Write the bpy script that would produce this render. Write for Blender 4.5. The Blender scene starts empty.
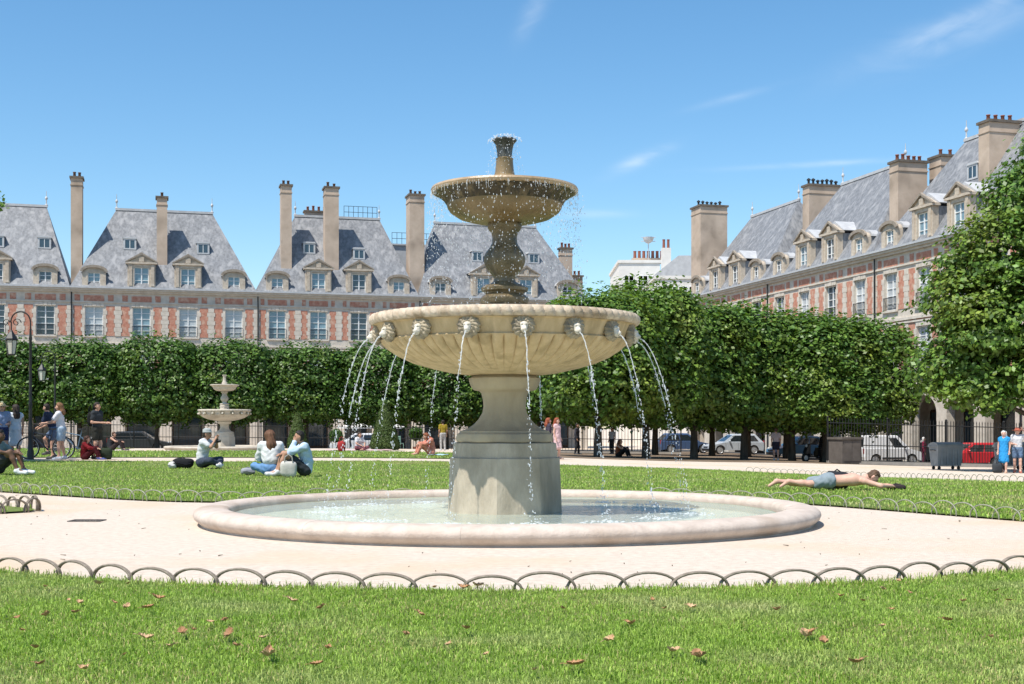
import bpy, bmesh, math, random
import numpy as np
from mathutils import Vector, Matrix
R = math.radians
rng = np.random.default_rng(7)
random.seed(7)
scene = bpy.context.scene
COL = scene.collection

# ------------------------------------------------------------------ helpers
def link(o, parent=None):
    COL.objects.link(o)
    if parent is not None:
        o.parent = parent
    return o

def tag(o, label=None, cat=None, group=None, kind=None):
    if label: o['label'] = label
    if cat: o['category'] = cat
    if group: o['group'] = group
    if kind: o['kind'] = kind
    return o

def thing(name, label, cat, loc=(0, 0, 0), rz=0.0, group=None):
    o = bpy.data.objects.new(name, None)
    o.empty_display_size = 0.2
    link(o)
    o.location = loc
    o.rotation_euler = (0, 0, rz)
    return tag(o, label, cat, group)

def kids(o):
    return [c for c in COL.objects if c.parent == o]

def dup(o, loc=None, rz=None, label=None, parent=None):
    c = o.copy(); COL.objects.link(c)
    if parent is not None: c.parent = parent
    if loc is not None: c.location = loc
    if rz is not None: c.rotation_euler = (0, 0, rz)
    if label: c['label'] = label
    for ch in kids(o):
        dup(ch, parent=c)
    return c

class MB:
    def __init__(s):
        s.v = []; s.f = []; s.m = []
    def add(s, vs, fs, m=0):
        b = len(s.v)
        s.v.extend([tuple(map(float, p)) for p in vs])
        for f in fs:
            s.f.append(tuple(i + b for i in f)); s.m.append(m)
    def box(s, x0, x1, y0, y1, z0, z1, m=0):
        s.add([(x0,y0,z0),(x1,y0,z0),(x1,y1,z0),(x0,y1,z0),(x0,y0,z1),(x1,y0,z1),(x1,y1,z1),(x0,y1,z1)],
              [(0,3,2,1),(4,5,6,7),(0,1,5,4),(1,2,6,5),(2,3,7,6),(3,0,4,7)], m)
    def prism(s, poly, axis, a, b, m=0):
        """poly = 2D points; axis 'y': poly in (x,z) extruded over y a..b ; 'x': (y,z) ; 'z': (x,y)"""
        def P(p, t):
            return {'y': (p[0], t, p[1]), 'x': (t, p[0], p[1]), 'z': (p[0], p[1], t)}[axis]
        n = len(poly)
        vs = [P(p, a) for p in poly] + [P(p, b) for p in poly]
        fs = [tuple(range(n)), tuple(range(2*n-1, n-1, -1))]
        fs += [(i, n+i, n+(i+1) % n, (i+1) % n) for i in range(n)]
        s.add(vs, fs, m)
    def tube(s, path, r, n=8, m=0, cap=True):
        path = [Vector(p) for p in path]
        k = len(path)
        rr = r if isinstance(r, (list, tuple)) else [r]*k
        vs = []; fs = []
        up = None
        for i, p in enumerate(path):
            t = (path[min(i+1, k-1)] - path[max(i-1, 0)])
            if t.length < 1e-9: t = Vector((0, 0, 1))
            t.normalize()
            if up is None:
                up = Vector((0, 0, 1)) if abs(t.z) < .9 else Vector((1, 0, 0))
            a = t.cross(up)
            if a.length < 1e-6: a = t.orthogonal()
            a.normalize(); b = a.cross(t); up = b
            for j in range(n):
                th = 2*math.pi*j/n
                vs.append(p + a*(math.cos(th)*rr[i]) + b*(math.sin(th)*rr[i]))
        for i in range(k-1):
            for j in range(n):
                fs.append((i*n+j, i*n+(j+1) % n, (i+1)*n+(j+1) % n, (i+1)*n+j))
        if cap:
            fs.append(tuple(range(n-1, -1, -1))); fs.append(tuple((k-1)*n+j for j in range(n)))
        s.add(vs, fs, m)
    def lathe(s, prof, n=64, fn=None, m=0, c=(0, 0, 0), close=False, off=0.0):
        vs = []; fs = []
        k = len(prof)
        for i, (r, z) in enumerate(prof):
            for j in range(n):
                th = 2*math.pi*j/n + off
                rr, zz = (r, z) if fn is None else fn(i, r, z, th)
                vs.append((c[0]+rr*math.cos(th), c[1]+rr*math.sin(th), c[2]+zz))
        for i in range(k-1 if not close else k):
            i2 = (i+1) % k
            for j in range(n):
                fs.append((i*n+j, i*n+(j+1) % n, i2*n+(j+1) % n, i2*n+j))
        s.add(vs, fs, m)
    def sph(s, c, r, m=0, nu=10, nv=7):
        r = r if isinstance(r, (tuple, list)) else (r, r, r)
        vs = [(c[0], c[1], c[2]-r[2])]
        for i in range(1, nv):
            ph = -math.pi/2 + math.pi*i/nv
            for j in range(nu):
                th = 2*math.pi*j/nu
                vs.append((c[0]+r[0]*math.cos(ph)*math.cos(th), c[1]+r[1]*math.cos(ph)*math.sin(th), c[2]+r[2]*math.sin(ph)))
        vs.append((c[0], c[1], c[2]+r[2]))
        fs = [(0, 1+(j+1) % nu, 1+j) for j in range(nu)]
        for i in range(nv-2):
            for j in range(nu):
                a = 1+i*nu; b = a+nu
                fs.append((a+j, a+(j+1) % nu, b+(j+1) % nu, b+j))
        t = len(vs)-1; a = 1+(nv-2)*nu
        fs += [(a+j, a+(j+1) % nu, t) for j in range(nu)]
        s.add(vs, fs, m)
    def mesh(s, name, mats, smooth=False, angle=None):
        me = bpy.data.meshes.new(name)
        me.from_pydata(s.v, [], s.f)
        for mt in (mats if isinstance(mats, (list, tuple)) else [mats]):
            me.materials.append(mt)
        me.polygons.foreach_set('material_index', s.m)
        if smooth:
            me.polygons.foreach_set('use_smooth', [True]*len(me.polygons))
        me.update()
        bm = bmesh.new(); bm.from_mesh(me)
        bmesh.ops.recalc_face_normals(bm, faces=bm.faces)
        if smooth and angle:
            for e in bm.edges:
                if len(e.link_faces) == 2 and e.calc_face_angle(0) > angle: e.smooth = False
        bm.to_mesh(me); bm.free()
        return me
    def build(s, name, mats, parent=None, smooth=False, angle=R(35)):
        return link(bpy.data.objects.new(name, s.mesh(name, mats, smooth, angle)), parent)

def np_mesh(name, V, F, mats, midx=None, smooth=False):
    """V (n,3) array, F (m,k) int array"""
    me = bpy.data.meshes.new(name)
    n, (m, k) = len(V), F.shape
    me.vertices.add(n); me.vertices.foreach_set('co', np.ascontiguousarray(V, dtype=np.float32).ravel())
    me.loops.add(m*k); me.loops.foreach_set('vertex_index', np.ascontiguousarray(F, dtype=np.int32).ravel())
    me.polygons.add(m)
    me.polygons.foreach_set('loop_start', np.arange(0, m*k, k, dtype=np.int32))
    for mt in (mats if isinstance(mats, (list, tuple)) else [mats]): me.materials.append(mt)
    if midx is not None: me.polygons.foreach_set('material_index', np.ascontiguousarray(midx, dtype=np.int32))
    if smooth: me.polygons.foreach_set('use_smooth', np.ones(m, dtype=bool))
    me.update(calc_edges=True); me.validate()
    return me

def mobj(name, me, parent=None, loc=None, rz=None):
    o = link(bpy.data.objects.new(name, me), parent)
    if loc is not None: o.location = loc
    if rz is not None: o.rotation_euler = (0, 0, rz)
    return o

# naive surface nets: a closed smooth mesh from a distance function
def nets(f, lo, hi, h):
    lo = np.array(lo, float); hi = np.array(hi, float)
    n = np.maximum(np.ceil((hi-lo)/h).astype(int)+1, 3)
    ax = [lo[i]+h*np.arange(n[i]) for i in range(3)]
    G = np.stack(np.meshgrid(*ax, indexing='ij'), -1)
    D = f(G.reshape(-1, 3)).reshape(n)
    S = D < 0
    c = [S[i:n[0]-1+i, j:n[1]-1+j, k:n[2]-1+k] for i in (0, 1) for j in (0, 1) for k in (0, 1)]
    cnt = sum(x.astype(int) for x in c)
    act = (cnt > 0) & (cnt < 8)
    I = np.argwhere(act)
    idx = -np.ones(act.shape, int); idx[act] = np.arange(len(I))
    P = np.zeros((len(I), 3)); W = np.zeros(len(I))
    corners = [np.array(q) for q in ((0,0,0),(0,0,1),(0,1,0),(0,1,1),(1,0,0),(1,0,1),(1,1,0),(1,1,1))]
    for a in range(8):
        for b in range(a+1, 8):
            if np.abs(corners[a]-corners[b]).sum() != 1: continue
            ia = I+corners[a]; ib = I+corners[b]
            da = D[ia[:,0], ia[:,1], ia[:,2]]; db = D[ib[:,0], ib[:,1], ib[:,2]]
            x = (da < 0) != (db < 0)
            t = np.where(x, da/np.where(np.abs(da-db) < 1e-12, 1, da-db), 0)
            P += np.where(x[:,None], corners[a]+(corners[b]-corners[a])*t[:,None], 0); W += x
    V = lo+h*(I+P/np.maximum(W, 1)[:,None])
    F = []
    for axx in range(3):
        o1, o2 = [(1,2),(2,0),(0,1)][axx]
        sl0 = [slice(1, n[i]-1) for i in range(3)]; sl0[axx] = slice(0, n[axx]-1)
        sl1 = list(sl0); sl1[axx] = slice(1, n[axx])
        A = S[tuple(sl0)]; B = S[tuple(sl1)]
        E = np.argwhere(A != B)
        off = np.array([1, 1, 1]); off[axx] = 0
        E2 = E+off
        flip = A[tuple(E.T)]
        e1 = np.zeros(3, int); e1[o1] = 1; e2 = np.zeros(3, int); e2[o2] = 1
        q = [E2-e1-e2, E2-e2, E2, E2-e1]
        qi = np.stack([idx[tuple(x.T)] for x in q], 1)
        qi = np.where(flip[:,None], qi, qi[:, ::-1])
        F.append(qi)
    F = np.concatenate(F)
    return V, F[(F >= 0).all(1)]

def sd_cones(cones, k=0.02):
    C = [(np.array(a, float), np.array(b, float), ra, rb) for a, b, ra, rb in cones]
    def f(P):
        acc = np.zeros(len(P))
        for a, b, ra, rb in C:
            ab = b-a; L = ab@ab
            t = np.clip(((P-a)@ab)/L, 0, 1) if L > 1e-12 else np.zeros(len(P))
            d = np.linalg.norm(P-a-t[:,None]*ab, axis=1)-(ra+(rb-ra)*t)
            acc += np.exp(np.clip(-d/k, -60, 60))
        return -k*np.log(acc+1e-30)
    return f

def cones_box(cones, pad):
    pts = np.array([np.array(p)-r for a, b, ra, rb in cones for p, r in ((a, ra), (b, rb))])
    pt2 = np.array([np.array(p)+r for a, b, ra, rb in cones for p, r in ((a, ra), (b, rb))])
    return pts.min(0)-pad, pt2.max(0)+pad

# ------------------------------------------------------------------ materials
MATS = {}
def mat(name, c1, c2=None, rough=0.8, scale=5.0, detail=4.0, bump=0.0, bscale=None, spec=0.3, metal=0.0, island=0.0,
        trans=0.0, stretch=None, c3=None, s3=0.5, emis=None):
    if name in MATS: return MATS[name]
    m = bpy.data.materials.new(name); m.use_nodes = True
    nt = m.node_tree; N = nt.nodes; Lk = nt.links
    bs = N['Principled BSDF']
    bs.inputs['Roughness'].default_value = rough
    bs.inputs['Specular IOR Level'].default_value = spec
    bs.inputs['Metallic'].default_value = metal
    tc = N.new('ShaderNodeTexCoord')
    co = tc.outputs['Object']
    if stretch:
        mp = N.new('ShaderNodeMapping'); mp.inputs['Scale'].default_value = stretch
        Lk.new(co, mp.inputs['Vector']); co = mp.outputs['Vector']
    col = None
    if c2 is None:
        bs.inputs['Base Color'].default_value = (*c1, 1)
    else:
        nz = N.new('ShaderNodeTexNoise'); nz.inputs['Scale'].default_value = scale; nz.inputs['Detail'].default_value = detail
        nz.inputs['Roughness'].default_value = .62
        Lk.new(co, nz.inputs['Vector'])
        rp = N.new('ShaderNodeValToRGB')
        rp.color_ramp.elements[0].position = .32; rp.color_ramp.elements[1].position = .68
        rp.color_ramp.elements[0].color = (*c1, 1); rp.color_ramp.elements[1].color = (*c2, 1)
        Lk.new(nz.outputs['Fac'], rp.inputs['Fac']); col = rp.outputs['Color']
        if c3 is not None:
            n3 = N.new('ShaderNodeTexNoise'); n3.inputs['Scale'].default_value = s3; n3.inputs['Detail'].default_value = 5
            Lk.new(co, n3.inputs['Vector'])
            r3 = N.new('ShaderNodeValToRGB'); r3.color_ramp.elements[0].position = .5; r3.color_ramp.elements[1].position = .68
            Lk.new(n3.outputs['Fac'], r3.inputs['Fac'])
            mx = N.new('ShaderNodeMix'); mx.data_type = 'RGBA'
            Lk.new(r3.outputs['Color'], mx.inputs[0]); Lk.new(col, mx.inputs[6]); mx.inputs[7].default_value = (*c3, 1)
            col = mx.outputs[2]
        if island > 0:
            ge = N.new('ShaderNodeNewGeometry')
            mr = N.new('ShaderNodeMapRange'); mr.inputs[3].default_value = 1-island; mr.inputs[4].default_value = 1+island
            Lk.new(ge.outputs['Random Per Island'], mr.inputs[0])
            mu = N.new('ShaderNodeMix'); mu.data_type = 'RGBA'; mu.blend_type = 'MULTIPLY'; mu.inputs[0].default_value = 1
            cb = N.new('ShaderNodeCombineColor')
            for i in range(3): Lk.new(mr.outputs[0], cb.inputs[i])
            Lk.new(col, mu.inputs[6]); Lk.new(cb.outputs[0], mu.inputs[7]); col = mu.outputs[2]
        Lk.new(col, bs.inputs['Base Color'])
    if bump > 0:
        nb = N.new('ShaderNodeTexNoise'); nb.inputs['Scale'].default_value = bscale or scale*4; nb.inputs['Detail'].default_value = 5
        Lk.new(co, nb.inputs['Vector'])
        bp = N.new('ShaderNodeBump'); bp.inputs['Strength'].default_value = bump; bp.inputs['Distance'].default_value = .02
        Lk.new(nb.outputs['Fac'], bp.inputs['Height']); Lk.new(bp.outputs['Normal'], bs.inputs['Normal'])
    if trans > 0:
        tr = N.new('ShaderNodeBsdfTranslucent'); ms = N.new('ShaderNodeMixShader'); ms.inputs[0].default_value = trans
        if col is not None:
            hs = N.new('ShaderNodeHueSaturation'); hs.inputs['Value'].default_value = 1.5; hs.inputs['Saturation'].default_value = 1.1
            Lk.new(col, hs.inputs['Color']); Lk.new(hs.outputs['Color'], tr.inputs['Color'])
        else: tr.inputs['Color'].default_value = (*c1, 1)
        Lk.new(bs.outputs[0], ms.inputs[1]); Lk.new(tr.outputs[0], ms.inputs[2])
        Lk.new(ms.outputs[0], N['Material Output'].inputs['Surface'])
    if emis:
        bs.inputs['Emission Color'].default_value = (*c1, 1); bs.inputs['Emission Strength'].default_value = emis
    MATS[name] = m
    return m

def simple(name, c, rough=.7, spec=.3, metal=0.0):
    return mat(name, c, tuple(min(1, x*1.15+.004) for x in c), rough=rough, spec=spec, metal=metal, scale=14)

M = {}
M['gravel'] = mat('gravel', (.53,.44,.355), (.68,.585,.485), rough=.95, scale=14, detail=15, bump=.5, bscale=120, spec=.1, c3=(.60,.455,.31), s3=.4)
M['dirt'] = mat('dirt', (.15,.11,.075), (.24,.18,.13), rough=.95, scale=3, detail=8, spec=.1)
M['lawn_soil'] = mat('lawn_soil', (.09,.135,.03), (.15,.20,.05), rough=.95, scale=6, detail=8, spec=.1, c3=(.21,.22,.075), s3=.18)  # base darkened in colour to paint the shade between the blades
M['grass'] = mat('grass', (.215,.345,.045), (.345,.46,.095), rough=.55, scale=2.2, detail=5, spec=.3, island=.4, trans=.3, c3=(.42,.44,.18), s3=.8)
M['grass_dry'] = mat('grass_dry', (.34,.32,.12), (.46,.40,.18), rough=.6, scale=4, spec=.2, island=.3, trans=.2)
M['asphalt'] = mat('asphalt', (.045,.045,.047), (.07,.07,.07), rough=.9, scale=8)
M['pavement'] = mat('pavement', (.33,.31,.28), (.42,.39,.35), rough=.9, scale=4)
M['leaf'] = mat('leaf', (.052,.118,.017), (.115,.21,.034), rough=.45, scale=.9, detail=3, spec=.4, island=.5, trans=.22, c3=(.145,.205,.03), s3=.42)
M['leaf_bright'] = mat('leaf_bright', (.082,.16,.022), (.165,.262,.044), rough=.45, scale=.7, detail=3, spec=.4, island=.5, trans=.25, c3=(.20,.25,.04), s3=.42)
M['leaf_dark'] = mat('leaf_dark', (.042,.095,.013), (.085,.155,.025), rough=.45, scale=.9, detail=3, spec=.4, island=.45, trans=.2)
M['leaf_yew'] = mat('leaf_yew', (.04,.07,.016), (.085,.12,.03), rough=.6, scale=3, spec=.25, island=.4, trans=.1)
M['bark'] = mat('bark', (.05,.04,.03), (.11,.09,.07), rough=.95, scale=6, bump=.5, stretch=(1,1,.25))
M['stone'] = mat('stone', (.51,.45,.37), (.68,.61,.52), rough=.85, scale=2.2, detail=7, bump=.15, bscale=30)
M['brick'] = mat('brick', (.42,.165,.105), (.57,.29,.205), rough=.9, scale=5, detail=9, bump=.2, bscale=30, c3=(.60,.40,.29), s3=2.2)
M['slate'] = mat('slate', (.125,.13,.139), (.255,.26,.27), rough=.6, scale=3.4, detail=15, bump=.5, bscale=9, c3=(.305,.305,.31), s3=1.4, stretch=(1.5,1.5,.5), spec=.35)
M['zinc'] = mat('zinc', (.40,.405,.41), (.52,.525,.53), rough=.5, scale=2, spec=.4)
M['chim'] = mat('chimney_render', (.43,.335,.255), (.55,.44,.345), rough=.9, scale=1.2, detail=9, c3=(.32,.25,.19), s3=.6)
M['terra'] = simple('terracotta', (.24,.085,.055))
M['cream'] = mat('white_render', (.62,.59,.54), (.74,.71,.66), rough=.9, scale=.8, detail=5)
M['white'] = simple('white_paint', (.72,.72,.70), rough=.5)
M['iron'] = simple('black_iron', (.016,.017,.018), rough=.5, spec=.4)
M['hoopm'] = mat('weathered_wood_rod', (.15,.12,.09), (.30,.25,.20), rough=.75, scale=30, stretch=(1,1,1))
M['hoopg'] = mat('pale_green_rod', (.20,.205,.15), (.34,.34,.26), rough=.7, scale=20)

def glassy(name, c, rough=.06, spec=.9, c2=None):
    if c2: return mat(name, c, c2, rough=rough, spec=spec, scale=.5, detail=2)
    return mat(name, c, rough=rough, spec=spec)
M['pane_dark'] = glassy('pane_dark', (.02,.035,.05), c2=(.05,.09,.12))
M['pane_blue'] = glassy('pane_blue', (.10,.19,.24), c2=(.24,.36,.42))
M['pane_curt'] = glassy('pane_curtain', (.34,.38,.41), c2=(.52,.54,.55))
M['interior'] = simple('dark_interior', (.03,.025,.022))
M['car_glass'] = glassy('car_glass', (.015,.02,.024), rough=.04)

# ------------------------------------------------------------------ place
F_PX, Y0, CAM_H = 1290.0, 427.0, 1.0
KD = .907
def sst(a, b, t):
    t = np.clip((np.asarray(t, float)-a)/(b-a), 0, 1)
    return t*t*(3-2*t)
def gz(x, y):
    x = np.asarray(x, float); y = np.asarray(y, float)
    lin = np.where(x > 0, -.75*np.tanh(.036*x/.75), .18*np.tanh(-.03*x/.18))
    far = sst(76, 102, y)
    return sst(19, 42, y)*((1-far)*lin+far*(-.35))-.0078*np.clip(y-19, 0, 90)-.3*sst(14, 24, x)*sst(60, 76, y)
def gzf(x, y): return float(gz(x, y))
def spot(px, d, dz=0.0):
    d = d*KD
    x = (px-512)/F_PX*d
    return (x, d, gzf(x, d)+dz)
def gpt(px, py):
    """near flat ground under a picture point"""
    d = F_PX*CAM_H/(py-Y0)
    return ((px-512)/F_PX*d, d)
def conv(p):
    x, d = p
    dn = 1290.0/(10+1208.7/d) if 0 < d < 20.5 else d*KD
    return (x*1422/1290*dn/d, dn)
def cv(pts): return [conv(p) for p in pts]
SL = .272
TH = math.atan(SL)
U = (math.cos(TH), math.sin(TH)); Vv = (-math.sin(TH), math.cos(TH))
# ------------------------------------------------------------------ ground
def sheet(name, poly, lift, m, kind='structure', step=2.0, label=None):
    bm = bmesh.new()
    vs = [bm.verts.new((x, y, 0)) for x, y in poly]
    bm.faces.new(vs)
    xs = [p[0] for p in poly]; ys = [p[1] for p in poly]
    for axis, lo, hi in ((0, min(xs), max(xs)), (1, min(ys), max(ys))):
        t = math.floor(lo/step)*step+step
        while t < hi:
            n = Vector((1, 0, 0)) if axis == 0 else Vector((0, 1, 0))
            bmesh.ops.bisect_plane(bm, geom=bm.verts[:]+bm.edges[:]+bm.faces[:], dist=1e-5, plane_co=n*t, plane_no=n)
            t += step
    bmesh.ops.triangulate(bm, faces=bm.faces[:])
    for v in bm.verts: v.co.z = gzf(v.co.x, v.co.y)+lift
    bmesh.ops.recalc_face_normals(bm, faces=bm.faces[:])
    if bm.faces and sum(f.normal.z for f in bm.faces) < 0:
        bmesh.ops.reverse_faces(bm, faces=bm.faces[:])
    me = bpy.data.meshes.new(name); bm.to_mesh(me); bm.free(); me.materials.append(m)
    o = link(bpy.data.objects.new(name, me))
    o['kind'] = kind
    return o

xs = np.unique(np.concatenate([np.arange(-60, 61, 2.0), np.array([-900,-600,-400,-250,-150,-100,-80,80,100,150,250,400,600,900])]))
ys = np.unique(np.concatenate([np.arange(-20, 150, 2.0), np.array([-300,-150,-80,-40,170,200,250,320,420,600,900,1400,2000])]))
X, Y = np.meshgrid(xs, ys, indexing='ij')
V = np.stack([X, Y, gz(X, Y)], -1).reshape(-1, 3)
i, j = np.meshgrid(np.arange(len(xs)-1), np.arange(len(ys)-1), indexing='ij')
a = (i*len(ys)+j).ravel(); b = a+len(ys)
Fq = np.stack([a, b, b+1, a+1], 1)
g = mobj('ground', np_mesh('ground', V, Fq, M['gravel'])); g['kind'] = 'structure'

def arc(cx, cy, r, a0, a1, n):
    return [(cx+r*math.cos(R(a0+(a1-a0)*k/n)), cy+r*math.sin(R(a0+(a1-a0)*k/n))) for k in range(n+1)]
def smooth_line(pts, n=6):
    out = []
    for k in range(len(pts)-1):
        p0 = pts[max(k-1, 0)]; p1 = pts[k]; p2 = pts[k+1]; p3 = pts[min(k+2, len(pts)-1)]
        for q in range(n):
            t = q/n
            out.append(tuple(.5*((2*p1[c])+(-p0[c]+p2[c])*t+(2*p0[c]-5*p1[c]+4*p2[c]-p3[c])*t*t+(-p0[c]+3*p1[c]-3*p2[c]+p3[c])*t**3) for c in (0, 1)))
    out.append(pts[-1]); return out

FC = (-.02, 13.9)                                   # fountain axis
front_edge = arc(FC[0], FC[1], 6.17, 180+22, 360-22, 40)      # rim of the near lawn
front_poly = [(-16, front_edge[0][1]+4), ] + front_edge + [(16, front_edge[-1][1]+4), (16, -6), (-16, -6)]
back_edge = smooth_line(cv([(-17, 32), (-12.3, 26.6), (-7.9, 21.9), (-4.35, 18.5), (-2.2, 19.0), (0, 19.6), (2.0, 19.2), (3.55, 17.9), (4.35, 16.2), (5.15, 14.2), (6.6, 11.0)]), 6)
right_edge = smooth_line(cv([(11.2, 17.5), (10.6, 24), (10.15, 29), (9.8, 36), (8.6, 42.2), (7.3, 45.2)]), 5)
far_line = cv([(6.2, 47), (2.7, 46), (-2.4, 45), (-8, 40.6), (-14, 40.8), (-26, 38)])
back_poly = back_edge+[conv((9.5, 10.5))]+right_edge+far_line
side_poly = smooth_line(cv([(-12, 22.4), (-9, 19.9), (-6.6, 17.6), (-5.75, 16.75), (-5.45, 16.2), (-5.75, 15.55), (-7.3, 14.0), (-9.5, 12.2)]), 5)+cv([(-16, 12.2), (-16, 22.4)])
far_poly = cv([(-46, 45.5), (-15, 46), (-8, 47.3), (-2.2, 51), (-1.5, 55), (-2, 68), (-9.5, 69), (-20.5, 66.2), (-22, 83), (-46, 76)])
dirt_poly = cv([(-60, 84), (-30, 88.5), (-4, 95.5), (-2, 74), (1.5, 64), (7, 65), (14, 71), (20, 73), (27, 74), (38, 74), (40, 86), (25, 92.5), (17.5, 113), (-2, 122), (-60, 103)])
sheet('dirt_ground', dirt_poly, .015, M['dirt'])
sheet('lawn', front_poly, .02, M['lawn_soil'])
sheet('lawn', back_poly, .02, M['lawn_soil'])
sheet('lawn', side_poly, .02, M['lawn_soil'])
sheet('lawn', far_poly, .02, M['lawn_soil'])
# roads between the railings and the arcades
sheet('road', cv([(-70, 93), (16.5, 117.4), (34.5, 60), (44, 62), (22.6, 132), (-70, 106)]), .03, M['asphalt'], step=3)

# ---- grass blades
def inside(poly, x, y):
    c = np.zeros(len(x), bool); n = len(poly)
    for k in range(n):
        x1, y1 = poly[k]; x2, y2 = poly[(k+1) % n]
        cond = (y1 > y) != (y2 > y)
        with np.errstate(divide='ignore', invalid='ignore'):
            xi = (x2-x1)*(y-y1)/(y2-y1+1e-12)+x1
        c ^= cond & (x < xi)
    return c
def grass(name, poly, n, ylim, h, w, half=.40, patch=1.2, dens_pow=1.0, dry=.05, xlim=None):
    y = ylim[0]+(ylim[1]-ylim[0])*rng.random(n)**dens_pow
    hw = half*y+1.0
    x = (rng.random(n)*2-1)*hw
    keep = inside(poly, x, y)
    # thin clumpy variation
    v = .5*np.sin(x*3.1+np.sin(y*2.3)*2)*np.sin(y*2.7+x*.7)+.5*np.sin(x*11+np.sin(y*9)*1.7)*np.sin(y*13+x*4)
    keep &= rng.random(n) < .78+.22*v
    x, y = x[keep], y[keep]; v = v[keep]; n = len(x)
    z = gz(x, y)+.018
    hh = h*(.55+.75*rng.random(n))*(1+.22*v)
    ww = w*(.7+.6*rng.random(n))
    az = rng.random(n)*2*np.pi; ln = rng.random(n)**.8*1.25*hh; la = rng.random(n)*2*np.pi
    dx, dy = np.cos(az)*ww/2, np.sin(az)*ww/2
    bx, by = np.cos(la)*ln, np.sin(la)*ln
    P = np.empty((n, 5, 3))
    P[:,0] = np.stack([x-dx, y-dy, z-.01], 1); P[:,1] = np.stack([x+dx, y+dy, z-.01], 1)
    P[:,2] = np.stack([x+dx*.8+bx*.35, y+dy*.8+by*.35, z+hh*.6], 1); P[:,3] = np.stack([x-dx*.8+bx*.35, y-dy*.8+by*.35, z+hh*.6], 1)
    P[:,4] = np.stack([x+bx, y+by, z+hh*(1-.45*ln/hh)], 1)
    b = np.arange(n)[:,None]*5
    F = np.stack([b+[0,1,2], b+[0,2,3], b+[3,2,4]], 1).reshape(-1, 3)
    mi = np.repeat((rng.random(n) < dry*(1+1.6*np.sin(x*1.9+2*np.sin(y*1.1))*np.sin(y*2.9))).astype(int), 3)
    o = mobj(name, np_mesh(name, P.reshape(-1, 3), F, [M['grass'], M['grass_dry']], mi))
    tag(o, kind='stuff')
    return o
tag(grass('grass', front_poly, 360000, (3.9, 8.9), .028, .0046, half=.44, dry=.08), 'short green lawn grass in the foreground', 'grass')
tag(grass('grass', back_poly, 190000, (12.5, 42), .045, .014, half=.44, dens_pow=1.25, dry=.10), 'mown lawn grass behind the fountain pool', 'grass')
tag(grass('grass', side_poly, 9000, (12, 20.5), .085, .014, half=.46), 'grass on the small lawn corner at the left edge', 'grass')
tag(grass('grass', far_poly, 60000, (41, 75), .07, .03, half=.44, dry=.08), 'far lawn grass in front of the distant fountain', 'grass')

def band(r0, r1): return arc(FC[0], FC[1], r0, 180+30, 360-30, 40)+arc(FC[0], FC[1], r1, 180+30, 360-30, 40)[::-1]
tag(grass('grass', band(6.11, 6.33), 60000, (7.5, 11.3), .05, .0055, half=.44, dry=.12), 'longer grass left uncut along the hoops of the near lawn', 'grass')
# small stray twigs and grit on the gravel
rr = random.Random(11); b = MB()
for k in range(170):
    y = rr.uniform(8, 19); x = rr.uniform(-.5, .5)*y
    if math.hypot(x-FC[0], y-FC[1]) < 3.4: continue
    if math.hypot(x-FC[0], y-FC[1]) > 6.0 and y < 13.9: continue
    a = rr.random()*3.14; L = rr.choice((.008, .01, .012, .02, .05)); 
    b.tube([(x, y, .006), (x+L*math.cos(a), y+L*math.sin(a), .009)], [rr.uniform(.003, .006), .002], 5)
o = b.build('ground_litter', mat('litter', (.10,.07,.045), (.24,.18,.12), scale=9)); tag(o, 'small twigs and grit strewn over the pale gravel round the pool', 'litter', None, 'stuff')

# ---- lawn edgings of overlapping hoops
def hoop_mesh(name, w, h, r, m, double=True):
    b = MB()
    for dy in ((-r*.8, r*.8) if double else (0,)):
        pts = []
        for k in range(15):
            t = math.pi*k/14
            pts.append((-w/2*math.cos(t), dy+.012*math.cos(t), h*math.sin(t)**.75 if 0 < k < 14 else -.05))
        b.tube(pts, r, 6)
    return b.mesh(name, m, smooth=True)
HM = hoop_mesh('hoop', .37, .118, .0085, M['hoopm'])
HB = hoop_mesh('hoop', .40, .155, .0075, M['hoopg'], False)
HS = hoop_mesh('hoop', .335, .16, .010, M['hoopm'])
def walk(line, step):
    out = []; acc = 0; k = 0
    pts = [Vector((p[0], p[1], 0)) for p in line]
    d = 0.0
    for a, b in zip(pts, pts[1:]):
        L = (b-a).length
        while acc <= L:
            p = a+(b-a)*(acc/L); out.append((p.x, p.y, math.atan2(b.y-a.y, b.x-a.x))); acc += step
        acc -= L
    return out
def edging(line, step, me, label, lim=98, grp='hoop edgings round the lawns'):
    sp = walk(line, step)[:lim]
    m0 = sp[len(sp)//2]
    t = thing('lawn_edging', label, 'lawn edging', (m0[0], m0[1], gzf(m0[0], m0[1])), 0, grp)
    for (x, y, a) in sp:
        h = mobj('hoop', me, t, (x-m0[0], y-m0[1], gzf(x, y)-gzf(m0[0], m0[1])+.012*random.uniform(-1, 1)), a+random.uniform(-.09, .09))
        h.rotation_euler.x = random.uniform(-.10, .10)
        h.scale = (1, 1, random.uniform(.93, 1.06))
edging(arc(FC[0], FC[1], 6.17, 270-42, 270+42, 60), .316, HM, 'low row of grey-brown overlapping hoops in the foreground between grass and gravel')
be = back_edge
iL = min(range(len(be)), key=lambda k: math.hypot(be[k][0]+4.35, be[k][1]-16.97))
iR = min(range(len(be)), key=lambda k: math.hypot(be[k][0]-3.3, be[k][1]-16.7))
edging([p for p in be[:iL+9] if p[0] > -13.5], .29, HB, 'row of pale hoops edging the lawn behind the pool at its left')
edging([p for p in be[iR-5:]], .29, HB, 'row of hoops edging the lawn in front of the sunbathing man')
edging([(x+.05, y) for x, y in right_edge[3:]], .33, HB, 'row of small pale hoops along the far gravel path beyond the sunbathing man')
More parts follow.
